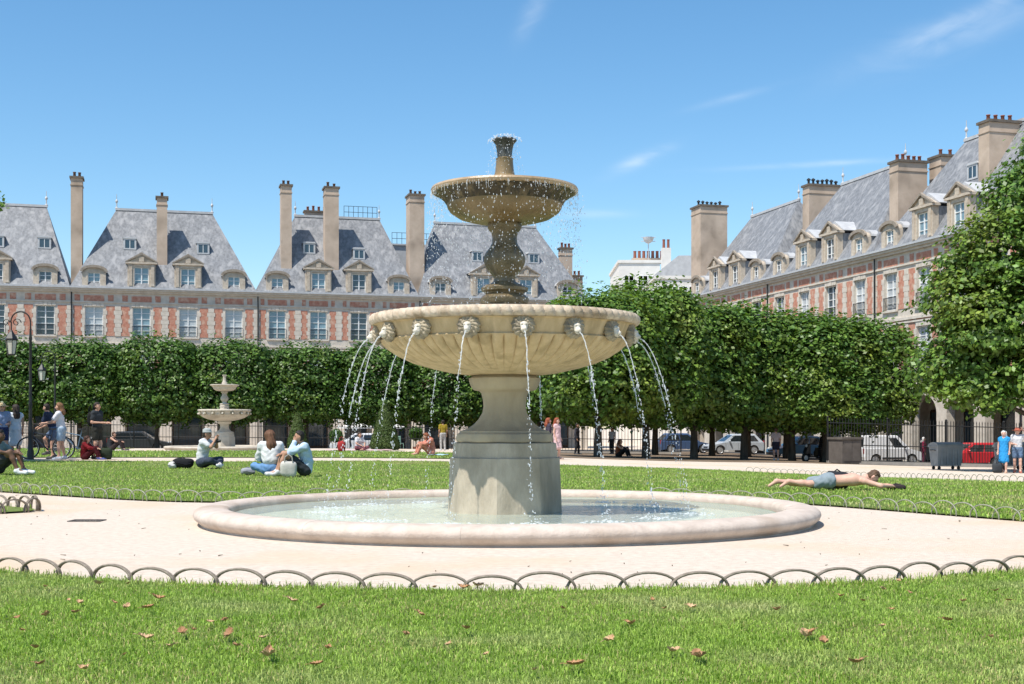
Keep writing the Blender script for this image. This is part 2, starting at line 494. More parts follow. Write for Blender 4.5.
edging([p for p in side_poly[:-2] if -9.5 < p[0] and 12.2 < p[1] < 19], .29, HS, 'short bend of brown hoops round the lawn corner left of the drain grate')

# ---- fallen leaves on the near lawn (sites read off, given as ground points)
fl = [(45,594),(98,591),(128.5,590),(158,605),(81,610.5),(75,621),(21.6,640),(210,631),(183,642),(194,639),(146,647),(236.5,656),(124.5,666),(267.5,668),(40,675),(328,658),(292,608),(114.6,610.5),(35,659),(85,681),(229,644),(464,594),(477.5,592),(435,594.5),(466,639),(448.5,655),(563,616.5),(630.5,632),(673,661),(699,668),(576,677),(535,682),(777,618),(892,617),(883,596),(910,600),(863,609),(898,588),(996,597.6),(841,603),(805,645)]
fl += [(random.uniform(5, 1018), random.uniform(600, 680)) for _ in range(26)]
def leaf_mesh(k):
    rr = random.Random(k)
    b = MB(); n = 13; L = .030
    rows = []
    for i in range(n):
        t = i/(n-1); s = t*2-1
        w = .017*math.sin(math.pi*min(1, t*.96+.03))**.8*(1+.35*math.cos(i*2.4))
        curl = .010*s*s+.004*math.sin(3*t+k)
        rows.append([(s*L, -w, curl+.008+.3*w*rr.random()), (s*L, 0, curl), (s*L, w, curl+.008+.4*w*rr.random())])
    vs = [p for r in rows for p in r]; fs = []
    for i in range(n-1):
        for c in (0, 1): fs.append((i*3+c, i*3+c+1, i*3+c+4, i*3+c+3))
    b.add(vs, fs)
    b.tube([(L, 0, .010), (L+.012, .002, .014), (L+.022, .0, .012)], .0012, 5)
    tones = [((.34,.17,.075), (.46,.26,.13)), ((.46,.29,.15), (.58,.39,.23)), ((.32,.17,.08), (.42,.24,.13))]
    c1, c2 = tones[k % 3]
    return b.mesh('fallen_leaf', mat('dead_leaf_%d' % (k % 3), c1, c2, rough=.7, scale=40))
LMS = [leaf_mesh(k) for k in range(6)]
big = {(699,668): 'large pale dead leaf lying on the near grass right of the middle of the foreground', (805,645): 'lone tan dead leaf on the grass in the lower right foreground',
       (267.5,668): 'broad tan dead leaf on the grass low in the left foreground'}
for k, (px, py) in enumerate(fl):
    x, y = gpt(px, py+2); s = random.uniform(.55, 1.25)
    l = (px, py)
    o = mobj('fallen_leaf', LMS[k % 6], None, (x, y, .052), random.uniform(0, 6.28))
    o.rotation_euler = (random.uniform(-.3, .3), random.uniform(-.3, .3), random.uniform(0, 6.28))
    if l in big: s = 1.75
    o.scale = (s, s, s)
    tag(o, big.get(l, 'small curled brown dead leaf fallen on the foreground grass'), 'leaf', 'dead leaves on the near lawn')

# ---- drain grate in the gravel
t = thing('drain_grate', 'dark iron drain grate set in the pale gravel left of the pool', 'drain', (*gpt(87, 521), .0))
gm_ = mat('rusty_grate', (.07,.065,.06), (.16,.14,.12), rough=.8, scale=30)
b = MB()
for a_ in ((-.17,.17,-.125,-.105),(-.17,.17,.105,.125),(-.17,-.15,-.104,.104),(.15,.17,-.104,.104)): b.box(*a_, .001, .010)
b.build('frame', gm_, t)
b = MB()
for k in range(-4, 5):
    c = k*.033
    b.box(c-.006, c+.006, -.102, .102, .0005, .004)
b.build('grating', gm_, t)
b = MB(); b.box(-.149, .149, -.103, .103, -.02, .0002); b.build('sump', M['gravel'], t)
# ------------------------------------------------------------------ fountains
def wetmat(name, c1, c2, c3, rough, scale, s3, spec=.4, bump=.3, stretch=None):
    return mat(name, c1, c2, rough=rough, scale=scale, detail=8, c3=c3, s3=s3, spec=spec, bump=bump, bscale=45, stretch=stretch)
M['f_ped'] = wetmat('fountain_pedestal', (.34,.29,.215), (.50,.435,.335), (.25,.215,.155), .85, 5, 2.4, stretch=(1.3,1.3,.5))
M['f_cap'] = wetmat('fountain_vase', (.34,.275,.18), (.45,.37,.25), (.20,.18,.14), .8, 4, 1.2, stretch=(1,1,.35))
M['f_bowl'] = wetmat('fountain_bowl_stone', (.47,.345,.185), (.60,.455,.27), (.38,.28,.15), .75, 5, 3.2, stretch=(2.2,2.2,.25))
M['f_rim'] = wetmat('fountain_rim_stone', (.44,.345,.245), (.64,.54,.42), (.30,.225,.145), .8, 12, 5)
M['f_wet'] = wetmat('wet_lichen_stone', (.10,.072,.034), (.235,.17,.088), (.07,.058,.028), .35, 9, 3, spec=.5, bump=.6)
M['f_upper'] = wetmat('wet_upper_bowl', (.16,.108,.046), (.30,.205,.10), (.085,.068,.027), .4, 6, 3, spec=.5, stretch=(1,1,.3))
M['f_uprim'] = wetmat('wet_upper_rim', (.42,.30,.18), (.52,.38,.24), (.3,.2,.11), .35, 6, 2, spec=.5)
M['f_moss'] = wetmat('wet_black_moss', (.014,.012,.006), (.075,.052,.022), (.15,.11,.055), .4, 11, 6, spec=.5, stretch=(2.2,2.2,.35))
M['f_dark'] = wetmat('wet_black_bronze', (.02,.022,.02), (.06,.06,.05), (.10,.10,.09), .3, 20, 8, spec=.5)
M['f_kerb'] = wetmat('pool_kerb_stone', (.47,.385,.32), (.62,.525,.445), (.43,.335,.26), .8, 7, 1.7)
M['f_floor'] = wetmat('pool_floor', (.60,.56,.42), (.74,.70,.56), (.54,.53,.40), .9, 1.4, .6, bump=0)
M['mane'] = wetmat('lion_mane_stone', (.28,.235,.16), (.42,.35,.245), (.17,.145,.105), .8, 14, 6)
M['face'] = mat('limescale_face', (.50,.45,.36), (.72,.67,.58), rough=.7, scale=16)
M['drystone'] = mat('dry_fountain_stone', (.46,.40,.32), (.58,.52,.43), rough=.9, scale=2.5, detail=7, c3=(.36,.31,.25), s3=1.2)

# joints cut into the kerb stones: shader with dark radial lines is avoided; real 4 mm gaps are modelled instead
def kerb_fn(i, r, z, th):
    return r, z
def octa(r0, z0, r1, z1, off):
    vs = []
    for r, z in ((r0, z0), (r1, z1)):
        for k in range(8):
            th = R(off+45*k); vs.append((r*math.cos(th), r*math.sin(th), z))
    fs = [(k, (k+1) % 8, 8+(k+1) % 8, 8+k) for k in range(8)]+[tuple(range(7, -1, -1)), tuple(range(8, 16))]
    return vs, fs
OFF = -90-7
def lion_nets():
    up = np.array([0, 0, 1.])
    # local: +X outwards, Y across, Z up ; radius about .1
    def mane(P):
        y, z, x = P[:,1], P[:,2], P[:,0]
        ang = np.arctan2(z, y); rad = np.hypot(y, z)
        R0 = .110+.005*np.sin(ang*13)+.004*np.sin(ang*23+1)
        e = np.sqrt((rad/R0)**2+((x-.0)/(.052+.008*np.sin(ang*13+rad*70)+.006*np.sin(rad*160)))**2)-1
        return e*.05
    face_c = [((.035,0,.025),(.045,0,-.02),.052,.040), ((.06,0,.012),(.095,0,-.028),.022,.026), ((.07,-.018,-.035),(.085,.0,-.045),.018,.018), ((.07,.018,-.035),(.085,0,-.045),.018,.018),
              ((.065,-.03,.040),(.075,-.008,.034),.012,.012), ((.065,.03,.040),(.075,.008,.034),.012,.012), ((.03,-.055,.055),(.035,-.062,.068),.014,.010), ((.03,.055,.055),(.035,.062,.068),.014,.010), ((.06,0,-.062),(.075,0,-.066),.016,.014)]
    fd = sd_cones(face_c, .006)
    def face(P):
        d = fd(P)
        for sy in (-1, 1):
            d = np.maximum(d, -(np.linalg.norm(P-np.array([.079, sy*.024, .026]), axis=1)-.010))
        d = np.maximum(d, -(np.linalg.norm((P-np.array([.095, 0, -.054]))*np.array([1, .7, 1.6]), axis=1)-.013))
        return d
    Vm, Fm = nets(mane, (-.085,-.14,-.14), (.085,.14,.14), .008)
    Vf, Ff = nets(face, (-.03,-.09,-.10), (.13,.09,.10), .007)
    return np_mesh('lion_mask', Vm, Fm, M['mane'], smooth=True), np_mesh('face', Vf, Ff, M['face'], smooth=True)
LION, LFACE = lion_nets()

def fountain(name, label, loc, dry=False, seg=192):
    D = (lambda k: M['drystone']) if dry else (lambda k: M[k])
    t = thing(name, label, 'fountain', loc)
    # pool kerb in 20 stones with fine joints
    prof = [(2.99, -.05), (2.99, .012), (3.01, .03), (3.045, .06), (3.06, .095), (3.052, .125), (3.025, .150), (2.98, .165), (2.90, .171), (2.80, .169), (2.745, .158), (2.72, .135), (2.715, .10), (2.715, -.05)]
    nst = 14; b = MB()
    for k in range(nst):
        a0 = 2*math.pi*k/nst+.0002+.11; a1 = 2*math.pi*(k+1)/nst-.0002+.11
        n = 14; vs = []; fs = []
        j = random.uniform(-.0006, .0006)
        for i in range(n+1):
            th = a0+(a1-a0)*i/n
            for r, z in prof: vs.append((r*math.cos(th), r*math.sin(th), z+j))
        p = len(prof)
        for i in range(n):
            for q in range(p):
                fs.append((i*p+q, (i+1)*p+q, (i+1)*p+(q+1) % p, i*p+(q+1) % p))
        fs += [tuple(range(p)), tuple(range(n*p+p-1, n*p-1, -1))]
        b.add(vs, fs)
    kb = b.build('pool_kerb', D('f_kerb'), t, smooth=True, angle=R(40)); kb.scale = (1.011, 1.011, 1); kb.location = (.028, 0, 0)
    b = MB(); b.lathe([(.3, .0), (2.76, .015), (2.72, .09)], 96); b.build('pool_floor', D('f_floor'), t, smooth=True)
    # octagonal plinth
    b = MB()
    for r0, z0, r1, z1 in ((.585, .0, .560, .628), (.560, .628, .535, .640), (.535, .640, .525, .775), (.525, .775, .50, .785)):
        vs, fs = octa(r0, z0, r1, z1, OFF); b.add(vs, fs)
    b.build('plinth', D('f_ped'), t)
    b = MB()
    pr = [(.46, .782), (.485, .795), (.492, .83), (.482, .868), (.455, .885), (.452, .90), (.425, .905), (.37, .925), (.31, .965), (.26, 1.02), (.222, 1.085), (.212, 1.15), (.218, 1.22), (.236, 1.28), (.255, 1.30), (.31, 1.312), (.325, 1.325), (.345, 1.36), (.36, 1.40), (.362, 1.43), (.335, 1.45), (.3, 1.47), (.3, 1.50)]
    b.lathe(pr, 96, lambda i, r, z, th: (r*(1+(.012*math.cos(24*th) if 7 < i < 13 else 0)), z))
    b.build('vase_foot', D('f_cap'), t, smooth=True)
    # lower bowl
    bp = [(.28, 1.455), (.36, 1.462), (.55, 1.485), (.75, 1.53), (.93, 1.58), (1.08, 1.645), (1.19, 1.715), (1.26, 1.78), (1.285, 1.80), (1.27, 1.815), (1.29, 1.86), (1.315, 1.92), (1.325, 1.945), (1.36, 1.955)]
    def bf(i, r, z, th):
        r *= .976
        if 2 <= i <= 7:
            w = abs(math.sin(32*th)); return r*(1+.042*(w**.4-.7)*min(1, (i-1)/2)), z
        return r, z
    b = MB(); b.lathe(bp, 640 if not dry else 160, bf); b.build('lower_bowl', D('f_bowl'), t, smooth=True)
    rp = [(1.345, 1.953), (1.372, 1.96), (1.388, 1.98), (1.392, 2.005), (1.386, 2.03), (1.365, 2.052), (1.33, 2.062), (1.29, 2.055), (1.27, 2.02), (1.0, 1.86), (.4, 1.80)]
    def rf(i, r, z, th):
        r *= .976
        if 1 <= i <= 5:
            return r+.034*(abs(math.sin(42*th+i*.22))**.8-.65), z+.006*abs(math.sin(42*th+i*.22))
        return r, z
    b = MB(); b.lathe(rp, 792 if not dry else 132, rf); b.build('lower_bowl_rim', D('f_rim'), t, smooth=True)
    for k in range(16):
        th = R(-90+8+22.5*k)
        o = mobj('lion_mask', LION, t, (1.282*math.cos(th), 1.282*math.sin(th), 1.868), th)
        f = mobj('face', LFACE, o, (.004, 0, -.016)); f.scale = (.85, .78, .72)
    if not dry:
        b = MB(); b.lathe([(.2, 1.99), (1.235, 1.99)], 64); b.build('bowl_water', M['water'], t)
    # baluster
    b = MB()
    for r0, z0, r1, z1 in ((.30, 1.9, .30, 2.06), (.245, 2.06, .235, 2.19),):
        vs, fs = octa(r0, z0, r1, z1, OFF+10); b.add(vs, fs)
    b.lathe([(.235, 2.185), (.245, 2.21), (.245, 2.24), (.225, 2.265), (.19, 2.28), (.20, 2.30), (.235, 2.315), (.24, 2.345), (.215, 2.37), (.15, 2.385), (.115, 2.41), (.108, 2.44), (.118, 2.47), (.15, 2.51), (.182, 2.56), (.198, 2.61), (.198, 2.66), (.18, 2.71), (.148, 2.755), (.126, 2.80), (.122, 2.86), (.132, 2.905), (.155, 2.93), (.168, 2.955), (.172, 2.985), (.165, 3.0), (.19, 3.012)], 64,
            lambda i, r, z, th: (r*(1+(.06*math.cos(12*th+(z-2.6)*5)*math.sin((i-11)*.35) if 11 < i < 20 else .02*math.cos(24*th) if 20 <= i < 27 else 0)), z))
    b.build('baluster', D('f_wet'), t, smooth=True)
    # upper bowl
    up = [(.12, 3.0), (.20, 3.008), (.34, 3.022), (.46, 3.055), (.545, 3.11), (.575, 3.155), (.583, 3.175), (.585, 3.185)]
    lip = [(.586, 3.1855), (.592, 3.20), (.615, 3.235), (.655, 3.27), (.70, 3.295), (.728, 3.306)]
    b = MB(); b.lathe(up, 320 if not dry else 96, lambda i, r, z, th: (r*(1+(.02*(abs(math.sin(20*th))**.6-.6) if 1 < i < 6 else .006*math.cos(52*th) if i > 7 else 0)), z))
    b.build('upper_bowl', D('f_upper'), t, smooth=True)
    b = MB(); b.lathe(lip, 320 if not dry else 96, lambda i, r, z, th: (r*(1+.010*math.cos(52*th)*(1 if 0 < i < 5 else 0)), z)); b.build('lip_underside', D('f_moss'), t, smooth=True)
    b = MB(); b.lathe([(.715, 3.30), (.738, 3.31), (.746, 3.33), (.738, 3.35), (.70, 3.358), (.66, 3.348), (.5, 3.29), (.1, 3.26)], 128)
    b.build('upper_bowl_rim', D('f_uprim'), t, smooth=True)
    if not dry:
        b = MB(); b.lathe([(.1, 3.345), (.68, 3.345)], 64); b.build('bowl_water', M['water'], t)
    # finial
    b = MB()
    b.lathe([(.15, 3.26), (.15, 3.40), (.135, 3.42), (.14, 3.44), (.135, 3.47), (.105, 3.49), (.095, 3.53), (.088, 3.60), (.085, 3.645), (.09, 3.655), (.075, 3.665)], 40)
    b.build('finial_base', D('f_upper') , t, smooth=True)
    b = MB()
    b.lathe([(.07, 3.655), (.075, 3.69), (.072, 3.75), (.082, 3.80), (.105, 3.83), (.112, 3.845), (.10, 3.86), (.06, 3.862), (.03, 3.85), (.0, 3.84)], 48,
            lambda i, r, z, th: (r*(1+(.13*math.cos(8*th) if 1 < i < 7 else 0)), z))
    b.build('finial_cup', D('f_dark'), t, smooth=True)
    return t

def water_mat():
    m = bpy.data.materials.new('water'); m.use_nodes = True
    nt = m.node_tree; N = nt.nodes; L = nt.links
    N.remove(N['Principled BSDF'])
    gl = N.new('ShaderNodeBsdfGlossy'); gl.inputs['Roughness'].default_value = .03; gl.inputs['Color'].default_value = (.95,.97,1,1)
    tr = N.new('ShaderNodeBsdfTransparent'); tr.inputs['Color'].default_value = (.93,.975,.955,1)
    fr = N.new('ShaderNodeFresnel'); fr.inputs['IOR'].default_value = 1.33
    mx = N.new('ShaderNodeMixShader')
    tc = N.new('ShaderNodeTexCoord')
    nz = N.new('ShaderNodeTexNoise'); nz.inputs['Scale'].default_value = 9; nz.inputs['Detail'].default_value = 6; nz.inputs['Distortion'].default_value = .6
    bp = N.new('ShaderNodeBump'); bp.inputs['Strength'].default_value = 1.0; bp.inputs['Distance'].default_value = .06
    L.new(tc.outputs['Object'], nz.inputs['Vector']); L.new(nz.outputs['Fac'], bp.inputs['Height'])
    L.new(bp.outputs['Normal'], gl.inputs['Normal']); L.new(bp.outputs['Normal'], fr.inputs['Normal'])
    ml = N.new('ShaderNodeMath'); ml.operation = 'MULTIPLY'; ml.inputs[1].default_value = .75; L.new(fr.outputs[0], ml.inputs[0]); L.new(ml.outputs[0], mx.inputs[0]); L.new(tr.outputs[0], mx.inputs[1]); L.new(gl.outputs[0], mx.inputs[2])
    df = N.new('ShaderNodeBsdfDiffuse'); df.inputs['Color'].default_value = (.62,.70,.62,1)
    m3 = N.new('ShaderNodeMixShader'); m3.inputs[0].default_value = .36
    L.new(tr.outputs[0], m3.inputs[1]); L.new(df.outputs[0], m3.inputs[2]); L.new(m3.outputs[0], mx.inputs[1])
    L.new(mx.outputs[0], N['Material Output'].inputs['Surface'])
    return m
M['water'] = water_mat()
def jet_mat():
    m = bpy.data.materials.new('falling_water'); m.use_nodes = True
    nt = m.node_tree; N = nt.nodes; L = nt.links
    bs = N['Principled BSDF']; bs.inputs['Base Color'].default_value = (.92,.95,.97,1); bs.inputs['Roughness'].default_value = .15; bs.inputs['Specular IOR Level'].default_value = .8
    tr = N.new('ShaderNodeBsdfTransparent'); tl = N.new('ShaderNodeBsdfTranslucent'); tl.inputs['Color'].default_value = (.95,.97,1,1)
    m1 = N.new('ShaderNodeMixShader'); m1.inputs[0].default_value = .45
    m2 = N.new('ShaderNodeMixShader'); m2.inputs[0].default_value = .56
    L.new(bs.outputs[0], m1.inputs[1]); L.new(tl.outputs[0], m1.inputs[2])
    L.new(m1.outputs[0], m2.inputs[1]); L.new(tr.outputs[0], m2.inputs[2])
    L.new(m2.outputs[0], N['Material Output'].inputs['Surface'])
    return m
M['jet'] = jet_mat()

FS = 1.064
FO = fountain('fountain', 'large two-tiered stone fountain running with water in the round pool in the foreground', (FC[0]-.06, FC[1], 0)); FO.scale = (FS, FS, FS)
b = MB(); b.lathe([(.0, .088), (2.717, .088)], 96); w = b.build('pool_water', M['water'], None); w.location = (FC[0]-.06, FC[1], 0); w.scale = (FS, FS, FS); w['kind'] = 'structure'

# jets out of the lion mouths: a stream that breaks into drops
def drops_into(b, pts, rs, n=6):
    for p, r in zip(pts, rs): b.sph(p, r, 0, n, 5)
DROPS = MB()
for k in range(16):
    rr = random.Random(100+k)
    th = R(-90+8+22.5*k); v0 = rr.uniform(.66, .88); tend = .555
    ct, st = math.cos(th), math.sin(th)
    b = MB(); path = []; rad = []
    sw = rr.uniform(0, 6)
    tb = rr.uniform(.27, .37)
    n = 42
    for i in range(n):
        t = tb*i/(n-1)
        wob = .007*(t/tb)**1.5*math.sin(sw+t*34)+.002*math.sin(t*110+sw)
        r = 1.372+v0*t; z = 1.815-4.9*t*t-.25*t
        path.append((r*ct-wob*st, r*st+wob*ct, z))
        rad.append((.0076*(1-.6*t/tb))*(.5+.85*rr.random()))
    b.tube(path, rad, 6)
    b.build('water_jet', M['jet'], FO, smooth=True)
    b = DROPS
    for i in range(84):
        t = tb*.6+(tend-tb*.6)*rr.random()**.9
        q = t/tend
        r = 1.372+v0*t+rr.gauss(0, .014*q); z = 1.815-4.9*t*t-.25*t+rr.gauss(0, .03)
        if z < .10: z = .10+rr.random()*.06
        e = rr.gauss(0, .014*q)
        s = rr.choice((.003, .0035, .0045, .006))
        b.sph((r*ct-e*st, r*st+e*ct, z), (s, s, s*rr.uniform(1, 2.8)), 0, 6, 5)
    for i in range(16):   # splash where it lands
        a = rr.random()*6.28; q = rr.random()*.10; r = 1.372+v0*tend
        b.sph((r*ct+q*math.cos(a), r*st+q*math.sin(a), .095+rr.random()**2*.12), rr.choice((.004, .006, .007)), 0, 6, 5)
    # foam ring
    r = 1.372+v0*tend
    for i in range(44):
        a = rr.random()*6.28; q = .03+rr.random()**1.2*.24
        b.sph((r*ct+q*math.cos(a), r*st+q*math.sin(a), .093), (rr.uniform(.008,.02), rr.uniform(.008,.02), .004), 0, 7, 5)
# spray over the upper tier
n = 2600
th = rng.random(n)*2*np.pi
kind = rng.random(n)
fall = rng.random(n)
r = np.where(kind < .62, .74+.05*fall+rng.normal(0, .025, n)*(1+fall), np.where(kind < .85, .16+.55*rng.random(n), .09+.16*rng.random(n)))
z = np.where(kind < .62, 3.31-1.25*fall**1.3, np.where(kind < .85, 2.1+1.0*rng.random(n), 3.88-.5*rng.random(n)**1.2))
z = np.where((kind >= .85), 3.90-6*np.maximum(r-.10, 0)**1.2-.25*rng.random(n)**2, z)
z = np.maximum(z, np.where(r < .72, 2.06, 2.07))
r = np.where((kind >= .62) & (kind < .85), .20+.5*rng.random(n)**1.4, r)
inb = (kind >= .62) & (kind < .85) & (z > 3.0); z[inb] = 2.1+.85*rng.random(inb.sum())
s = .0028+.0042*rng.random(n)**2
ss = s*np.where(kind < .62, 1.0+1.6*rng.random(n), 1.2)
base = np.array([[1,0,0],[-1,0,0],[0,1,0],[0,-1,0],[0,0,1],[0,0,-1]], float)
P = np.stack([r*np.cos(th), r*np.sin(th), z], 1)[:,None,:]+base[None]*np.stack([s, s, ss], 1)[:,None,:]
tri = np.array([[0,2,4],[2,1,4],[1,3,4],[3,0,4],[2,0,5],[1,2,5],[3,1,5],[0,3,5]])
F = (np.arange(n)[:,None,None]*6+tri[None]).reshape(-1, 3)
o = mobj('spray', np_mesh('spray', P.reshape(-1, 3), F, M['jet'], smooth=True), FO); o['kind'] = 'stuff'
# the film of water bubbling over the finial and thin trickles under the upper lip
b = DROPS; rr = random.Random(5)
for k in range(90):
    a = rr.random()*6.28; q = rr.random()**.6*1.5
    b.sph((.12*q*math.cos(a), .12*q*math.sin(a), 3.868+.05*max(0, 1-q*.7)*rr.random()-(.05*rr.random() if q > 1 else 0)), (rr.uniform(.004,.012), rr.uniform(.004,.012), rr.uniform(.003,.010)), 0, 7, 5)
for k in range(120):
    a = rr.random()*6.28; z0 = 3.315; L = .015+.09*rr.random()**2
    r0 = .744; b.tube([(r0*math.cos(a), r0*math.sin(a), z0), ((r0-.004)*math.cos(a), (r0-.004)*math.sin(a), z0-L*.6), ((r0+.004)*math.cos(a+.01), (r0+.004)*math.sin(a+.01), z0-L)], [.0032, .0018, .0008], 5)
for k in range(420):
    a = rr.random()*6.28; r0 = .735+rr.gauss(0, .018); s = rr.choice((.003, .004, .005)); z0 = 3.30-rr.random()**1.5*.55
    b.sph((r0*math.cos(a), r0*math.sin(a), z0), (s, s, s*rr.uniform(1, 3)), 0, 6, 5)
dr = DROPS.build('falling_drop_spray', M['jet'], FO, smooth=True); dr['kind'] = 'stuff'

fp = spot(224.5, 74)
FF = fountain('fountain', 'small dry pale stone fountain standing far away before the left trees', (fp[0], fp[1], fp[2]+.05), dry=True)
# ------------------------------------------------------------------ the brick and stone houses round the square
E_Z = 14.2                    # eave height above the house base
BASE = -1.1
def window_mesh(key, w, h, glass, bars=4):
    b = MB()
    b.box(-w/2, w/2, .10, .14, 0, h, 0)
    f = .07
    b.box(-w/2, -w/2+f, .03, .10, 0, h, 1); b.box(w/2-f, w/2, .03, .10, 0, h, 1)
    b.box(-w/2+f, w/2-f, .03, .10, h-f, h, 1); b.box(-w/2+f, w/2-f, .03, .10, 0, f, 1)
    b.box(-.05, .05, .035, .10, f, h-f, 1)
    for k in range(1, bars):
        z = h*k/bars
        b.box(-w/2+f, -.05, .05, .10, z-.022, z+.022, 1); b.box(.05, w/2-f, .05, .10, z-.022, z+.022, 1)
    return b.mesh('window', [M[glass], M['white']])
WM = {}
M['dstone'] = mat('dormer_stone', (.38,.31,.235), (.60,.52,.42), rough=.9, scale=3, detail=8)
def wmesh(w, h, glass, bars=4):
    k = (round(w, 2), round(h, 2), glass, bars)
    if k not in WM: WM[k] = window_mesh(k, w, h, glass, bars)
    return WM[k]
SILL = MB(); SILL.box(-.95, .95, -.14, .05, -.13, -.003); SILL = SILL.mesh('sill', M['stone'])
RAIL = MB()
RAIL.box(-.78, .78, -.10, -.07, .86, .90); RAIL.box(-.78, .78, -.10, -.07, .06, .09)
for k in range(15): RAIL.box(-.77+k*.11-.009, -.77+k*.11+.009, -.095, -.078, .09, .86)
RAIL = RAIL.mesh('window_railing', M['iron'])
BOX = None

def add_dormer(root, x, kind, glass, hole=False):
    """kind 'ped' tall with a triangular pediment, 'arch' small with a segmental head"""
    b = MB(); y = -.12
    if kind == 'ped':
        w, h, ww, wh = 2.35, 2.0, 1.22, 1.72; dep = 2.6
        b.box(-w/2, -ww/2, y, y+.45, 0, h); b.box(ww/2, w/2, y, y+.45, 0, h); b.box(-ww/2, ww/2, y, y+.45, wh+.02, h)
        b.box(-w/2+.1, -ww/2-.18, y-.07, y, .1, h-.05); b.box(ww/2+.18, w/2-.1, y-.07, y, .1, h-.05)
        b.box(-w/2-.16, w/2+.16, y-.14, y+.5, h+.003, h+.17)
        b.prism([(-w/2-.05, h+.173), (w/2+.05, h+.173), (0, h+.82)], 'y', y+.02, y+.4)
        for s in (-1, 1):   # raking cornice
            b.prism([(s*(w/2+.24), h+.175), (s*(w/2+.02), h+.175), (0, h+.84), (0, h+1.02)], 'y', y-.16, y+.03, 3)
        b.box(-.22, .22, y-.10, y+.018, h+.2, h+.62)
        b.prism([(-w/2-.2, h+.19), (w/2+.2, h+.19), (0, h+1.035)], 'y', y+.42, y+dep, 2)
        b.box(-w/2+.02, w/2-.02, y+.451, y+dep*.8, -.3, h, 1)
        px, pz = ww, wh
    else:
        w, h, ww, wh = 1.95, 1.15, 1.02, 1.15; dep = 1.9
        b.box(-w/2, -ww/2, y, y+.45, 0, h); b.box(ww/2, w/2, y, y+.45, 0, h)
        ar = [(w/2*math.cos(math.pi*k/12)*1.0, h+.46*math.sin(math.pi*k/12)) for k in range(13)]
        b.prism([(w/2, h+.003)]+ar[1:-1]+[(-w/2, h+.003)], 'y', y+.02, y+.42)
        ao = [((w/2+.16)*math.cos(math.pi*k/12), h+.10+.54*math.sin(math.pi*k/12)) for k in range(13)]
        ai = [((w/2-.04)*math.cos(math.pi*k/12), h+.02+.40*math.sin(math.pi*k/12)) for k in range(13)]
        for k in range(12):
            b.prism([ao[k], ao[k+1], ai[k+1], ai[k]], 'y', y-.15, y+.018, 3)
        b.prism([((w/2+.12)*math.cos(math.pi*k/12), h+.06+.56*math.sin(math.pi*k/12)) for k in range(13)], 'y', y+.44, y+dep, 2)
        b.box(-w/2+.02, w/2-.02, y+.451, y+dep*.75, -.3, h+.05, 1)
        px, pz = ww, wh
    k = 'dormer_'+kind
    if k not in WM: WM[k] = b.mesh('dormer', [M['dstone'], M['slate'], M['zinc'], mat('weathered_coping', (.22,.18,.14), (.36,.31,.25), scale=4, detail=7)])
    d = mobj('dormer', WM[k], root, (x, 0, E_Z+.12))
    mobj('window', wmesh(px, pz, glass, 3), d, (0, y+.12, .01))

def add_skylight(root, x, zrel, run, rise):
    """small boxy roof window sitting in the slope"""
    k = 'sky'
    if k not in WM:
        b = MB()
        b.box(-.55, .55, 0, 1.2, 0, .95, 1); b.prism([(-.62, .953), (.62, .953), (.5, 1.10), (-.5, 1.10)], 'y', -.1, 1.2, 2)
        b.box(-.55, .55, -.05, -.002, .0, .12, 0); b.box(-.55, -.40, -.05, -.002, .12, .95, 0); b.box(.40, .55, -.05, -.002, .12, .95, 0); b.box(-.40, .40, -.05, -.002, .83, .95, 0)
        WM[k] = b.mesh('roof_window', [M['zinc'], M['slate'], M['zinc']])
        b = MB(); b.box(-.40, .40, -.025, -.003, .12, .83, 0); b.box(-.025, .025, -.045, -.026, .12, .83, 1)
        WM[k+'p'] = b.mesh('pane', [M['pane_dark'], M['white']])
    o = mobj('roof_window', WM[k], root, (x, run*zrel/rise-.12, E_Z+.15+zrel))
    mobj('pane', WM[k+'p'], o)

POT = MB(); POT.lathe([(.13, 0), (.11, .36), (.14, .38), (.14, .44), (.09, .45), (.08, .2)], 10); POT = POT.mesh('chimney_pot', M['terra'], smooth=True)
POTB = POT.copy(); POTB.materials[0] = simple('sooty_terracotta', (.11,.06,.04))
POTD = MB(); POTD.lathe([(.10, 0), (.10, .4)], 8); POTD.lathe([(.18, .34), (.16, .42), (.02, .52)], 8); POTD = POTD.mesh('chimney_pot', M['iron'])
def add_chimney(root, x, y, w, d, z0, z1, pots=3, pot=None, along='x'):
    b = MB()
    b.box(x-w/2, x+w/2, y-d/2, y+d/2, z0, z1)
    b.box(x-w/2-.05, x+w/2+.05, y-d/2-.05, y+d/2+.05, z1-.62, z1-.54, 0)
    b.box(x-w/2-.11, x+w/2+.11, y-d/2-.11, y+d/2+.11, z1+.002, z1+.17, 1)
    b.box(x-w/2-.06, x+w/2+.06, y-d/2-.06, y+d/2+.06, z0, z0+.6, 2)
    c = b.build('chimney', [M['chim'], mat('chimney_cap', (.10,.085,.07), (.17,.14,.11), scale=3), M['zinc']], root)
    for k in range(pots):
        t = (k+.5)/pots-.5
        px, py = (x+t*(w-.1), y) if along == 'x' else (x, y+t*(d-.1))
        o = mobj('chimney_pot', pot or POT, c, (px, py, z1+.19)); s = random.uniform(.8, 1.15); o.scale = (1, 1, s)
    return c

